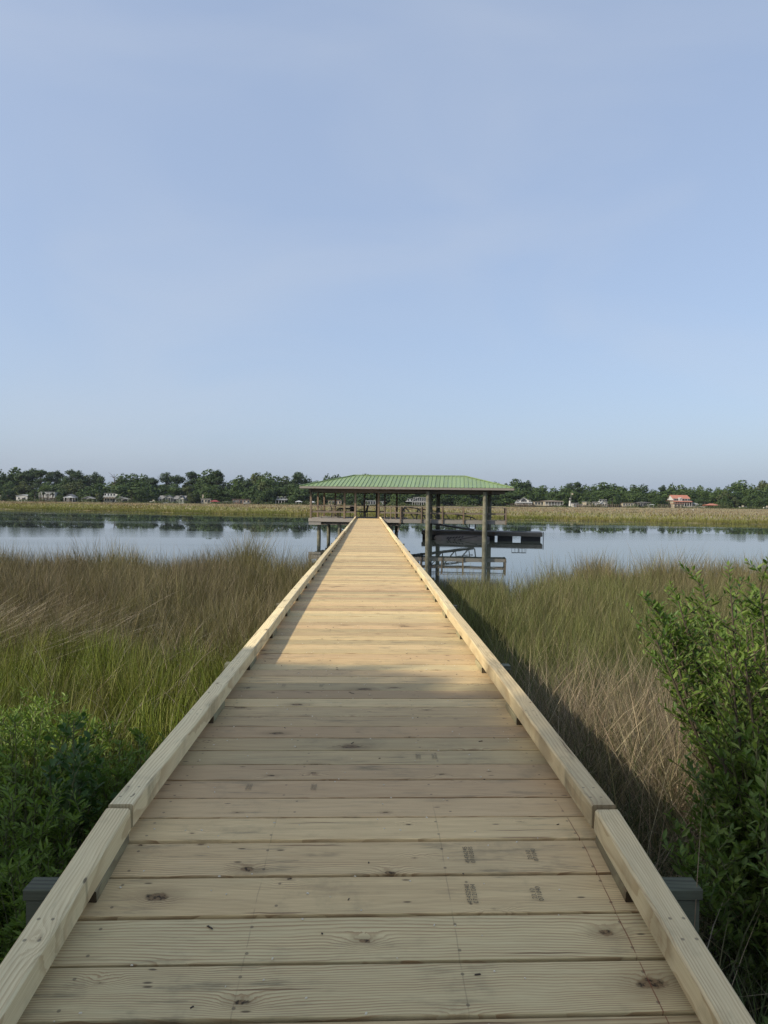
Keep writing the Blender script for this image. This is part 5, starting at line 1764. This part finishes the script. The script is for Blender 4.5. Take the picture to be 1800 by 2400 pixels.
fp = House('flagpole', 'thin flagpole with a small pale flag near the white tower', 1337, 1339, B + 7, 396, 'flagpole')
m_ = MB(); m_.tube([(0, 0, -.2), (0, 0, 8.2)], [.06, .04], 6); m_.build('pole', WHITE, fp.o)
m_ = MB(); m_.add([(0, 0, 8), (.7, .1, 7.85), (1.2, -.05, 7.8), (1.2, -.05, 6.9), (.7, .1, 6.95), (0, 0, 7.1)], [(0, 1, 4, 5), (1, 2, 3, 4)]); m_.build('flag', OFFW, fp.o)
h_ = House('shed', 'white boat shed between the tower and the metal-roofed house', 1343, 1356, B + 7, 399, 'shed'); h_.block(1343, 1356, 0, 2.2, mat=WHITE, roof=RWHITE, rt='gx', zr=h_.Z(1176), wins=2, wz=[.8], ww=.6, wh=.8, dr=.85)
shelter('dock_shelter', 'long low open shelter left of the white metal-roofed house', 1354, 1373, 1178, 1179.5, B + 7, 398, RGREY, TIMB)
h_ = House('house', 'white house with bright metal roof and twin gables, far right', 1373, 1424, B + 7, 400)
h_.block(1373, 1424, .3, 2.9, 0, 9, OFFW, RWHITE, 'gx', h_.Z(1172.5), wins=7, wz=[1.0]); h_.block(1402, 1421, .3, h_.Z(1177), -1.6, 5, WHITE, RWHITE, 'gy', h_.Z(1169.5), wins=3, wz=[.9, 3.2], wh=1.1)
shelter('dock_shelter', 'dark gabled shelter in front of the white metal-roofed house', 1395, 1411, 1176, 1180, B + 8, 395, RGREY, TIMB, 'gy')
h_ = House('house', 'pale long low house with a flat brown roof, far right', 1459, 1496, B + 9, 400); h_.block(1459, 1496, .4, 2.5, 0, 8, OFFW, RBRN, 'gx', h_.Z(1177.5), wins=6, wz=[1.0], ww=.7, wh=1.0, dr=.85)
h_ = House('house', 'dark low house with a pyramid roof, left of the tall red-roofed house', 1500, 1524, B + 10, 401); h_.block(1500, 1524, .2, 2.7, 0, 8, DKW, RGREY, 'hip', h_.Z(1174), wins=4, wz=[.8], dr=.5)
shelter('dock_shelter', 'small white hip-roofed shelter right of the dark low house', 1521, 1533, 1182, 1184.5, B + 14, 392, RWHITE, WHITE)
h_ = House('house', 'tall three-storey cream house with orange-red metal roofs', 1567, 1618, B + 13, 398)
h_.block(1578, 1617.5, 0, h_.Z(1174), 0, 9, OFFW, RRED, 'gx', h_.Z(1174.1) + .01, wins=6, wz=[3.5], wh=1.7)
h_.block(1578, 1617.5, h_.Z(1174) + .4, h_.Z(1168), .6, 8.4, WHITE, RRED, 'gx', h_.Z(1160), wins=7, wz=[h_.Z(1172)], wh=.9, ww=.7)
h_.porch(1577, 1618, 3.0, h_.Z(1176), -2.4, 8, roof=RRED, zr=h_.Z(1173.6)); h_.porch(1577, 1618, 0, 2.8, -2.4, 8, rail=False, deck=False); windows(h_.o, [h_.X(1582 + 5 * i) for i in range(7)], 0, .7, 1.5, .9)
h_.block(1568, 1590, 0, 2.3, -6.4, -2.9, OFFW, RRED, 'hip', h_.Z(1180.5), wins=3, wz=[.7])
m_ = MB(); m_.box((h_.X(1593.5), -.2, h_.Z(1169.5)), (1.9, 1.2, 1.7)); m_.build('dormer', WHITE, h_.o); m_ = MB(); gable(m_, h_.X(1591), h_.X(1596), -1.0, .6, h_.Z(1167.9) - .35, h_.Z(1166), 'y', .15, .08); m_.build('dormer_roof', WHITE, h_.o)
shelter('dock_shelter', 'wide red-roofed open shelter right of the tall red-roofed house', 1656, 1688, 1180.5, 1185, B + 15, 393, RRED, TIMB, depth=5)
h_ = House('shed', 'low white outbuilding between the two red roofs', 1630, 1648, B + 11, 400, 'shed'); h_.block(1630, 1648, 0, 2.0, mat=WHITE, roof=RSIL, rt='gx', zr=2.9, wins=3, wz=[.7], ww=.6, wh=.8, dr=.8)
wl_ = House('garden_wall', 'low pale seawall in front of the tall red-roofed house', 1600, 1655, B + 14, 391.5, 'wall')
m_ = MB(); m_.box((0, 0, .35), (wl_.X(1655) * 2, .3, 1.3), ch=.04); m_.build('wall', OFFW, wl_.o); m_ = MB(); m_.box((0, 0, 1.04), (wl_.X(1655) * 2 + .1, .42, .08)); m_.build('coping', WHITE, wl_.o)


def pier(label, x0, x1, yb, Y, n):
    H_ = House('pier', label, x0, x1, yb, Y, 'pier')
    a, b = H_.X(x0), H_.X(x1)
    m_ = MB(); m_.box((0, 0, 1.0), (b - a, 1.2, .14)); m_.build('deck', TIMB, H_.o)
    m_ = MB(); m_.box((0, -.5, 1.9), (b - a, .08, .10)); m_.build('railing', TIMB, H_.o)
    for i in range(n):
        x = a + .2 + (b - a - .4) * i / (n - 1)
        m_ = MB(); m_.box((x, -.5, .8), (.16, .16, 2.1)); m_.build('post', TIMB, H_.o)


pier('dark timber pier in front of the white gabled porch house', 1196, 1252, 1186, 389.5, 14)
pier('dark timber pier in front of the white metal-roofed house', 1340, 1450, 1188, 389.0, 24)
pier('dark timber pier below the tall red-roofed house', 1540, 1598, 1190, 389.0, 14)
pier('dark timber pier below the white two-storey porch house', 94, 132, 1176, 389.5, 10)


def boat(label, px, py, Y, L=4.5):
    c = U(px, py, Y)
    z = gz1(c.x, Y)
    b_ = empty('small_boat', (c.x, Y, z), random.uniform(-.2, .2)); tag(b_, label, 'boat', 'small boats on the far shore')
    m_ = MB()
    vs, fs = [], []
    for x, wy, zk in ((-.5, .75, .3), (-.2, .85, .25), (.2, .8, .25), (.5, .05, .5)):
        vs += [(x * L, -wy, 1.0 + zk * .3), (x * L, -wy * .55, zk), (x * L, wy * .55, zk), (x * L, wy, 1.0 + zk * .3)]
    for i in range(3):
        for k in range(3):
            fs.append((i * 4 + k, (i + 1) * 4 + k, (i + 1) * 4 + k + 1, i * 4 + k + 1))
        fs.append((i * 4 + 3, (i + 1) * 4 + 3, (i + 1) * 4, i * 4))
    fs += [(0, 1, 2, 3), (15, 14, 13, 12)]
    m_.add(vs, fs); m_.build('hull', WHITE, b_)
    m_ = MB(); m_.box((-.05 * L, 0, 1.45), (.9, .7, .8)); m_.build('console', OFFW, b_)
    m_ = MB(); m_.box((-.05 * L, 0, .15), (L * .6, .5, .3)); m_.build('cradle', TIMB, b_)


boat('white boat on a cradle under the trees at far right', 1742, 1192, 396)
boat('white boat at the extreme right edge of the far shore', 1799, 1197, 394)
boat('white boat left of the grey house with two gables', 361, 1175, 396)
boat('small white boat in front of the low brown house', 578, 1180, 392, 3.6)

# egret in the far marsh
c = U(1625, 1204, 240); z = gz1(c.x, 240)
eg = empty('egret', (c.x, 240, z + .42)); tag(eg, 'white egret standing in the far marsh below the red-roofed house', 'egret')
m_ = MB()
m_.tube([(-.34, 0, .46), (-.20, 0, .55), (0, 0, .62), (.14, 0, .66), (.20, 0, .76), (.17, 0, .88), (.22, 0, 1.0), (.29, 0, 1.03), (.36, 0, 1.02), (.47, 0, 1.0)], [.02, .09, .12, .08, .05, .035, .03, .04, .02, .006], 8)
m_.tube([(0, .04, .58), (.02, .04, .28), (0, .04, -.1)], [.02, .012, .012], 5); m_.tube([(.03, -.04, .58), (.05, -.04, .28), (.03, -.04, -.1)], [.02, .012, .012], 5)
m_.build('body', WHITE, eg)

# ------------------------------------------------------------------ shade trees behind the viewer, left of the frame
def shade_tree(x, y, h, rad, label, seed):
    r = np.random.default_rng(seed)
    lobes, limbs = [], []
    for i in range(11):
        a = r.uniform(0, 6.28); q = rad * math.sqrt(r.uniform(0, .75))
        cz = h - rad * r.uniform(.4, 1.5)
        s = rad * r.uniform(.32, .52)
        lobes.append((math.cos(a) * q, math.sin(a) * q, cz, s, s, s * .8))
        limbs.append((math.cos(a) * q * .85, math.sin(a) * q * .85, cz, r.uniform(.45, .9)))
    t = empty('live_oak', (x, y, gz1(x, y))); tag(t, label, 'tree', 'live oaks behind the viewer')
    link('trunk', trunk_mesh(h * .75, .22, limbs, r), t)
    link('crown', crown_cards('crown', lobes, 7000, .34, L_OAK, r, .6, .3), t)


shade_tree(-7.4, 0.1, 7.15, 2.5, 'live oak left of the ramp outside the picture', 301)
shade_tree(-9.8, -2.8, 9.2, 2.8, 'live oak between the other oaks left of the ramp', 307)
shade_tree(-5.6, -1.8, 6.6, 2.0, 'small live oak close behind and left of the ramp', 308)

# ------------------------------------------------------------------ air
def haze():
    t = NT('haze')
    v = t.n('VolumePrincipled')
    v.inputs['Color'].default_value = (0.72, 0.82, 0.95, 1)
    v.inputs['Density'].default_value = 0.00007
    v.inputs['Anisotropy'].default_value = 0.2
    t.t.links.new(v.outputs[0], t.out.inputs['Volume'])
    m_ = MB(); m_.box((0, 215, 13.0), (1500, 500, 32.0))
    o = m_.build('haze', t.m)
    tag(o, kind='stuff')


if True:
    haze()
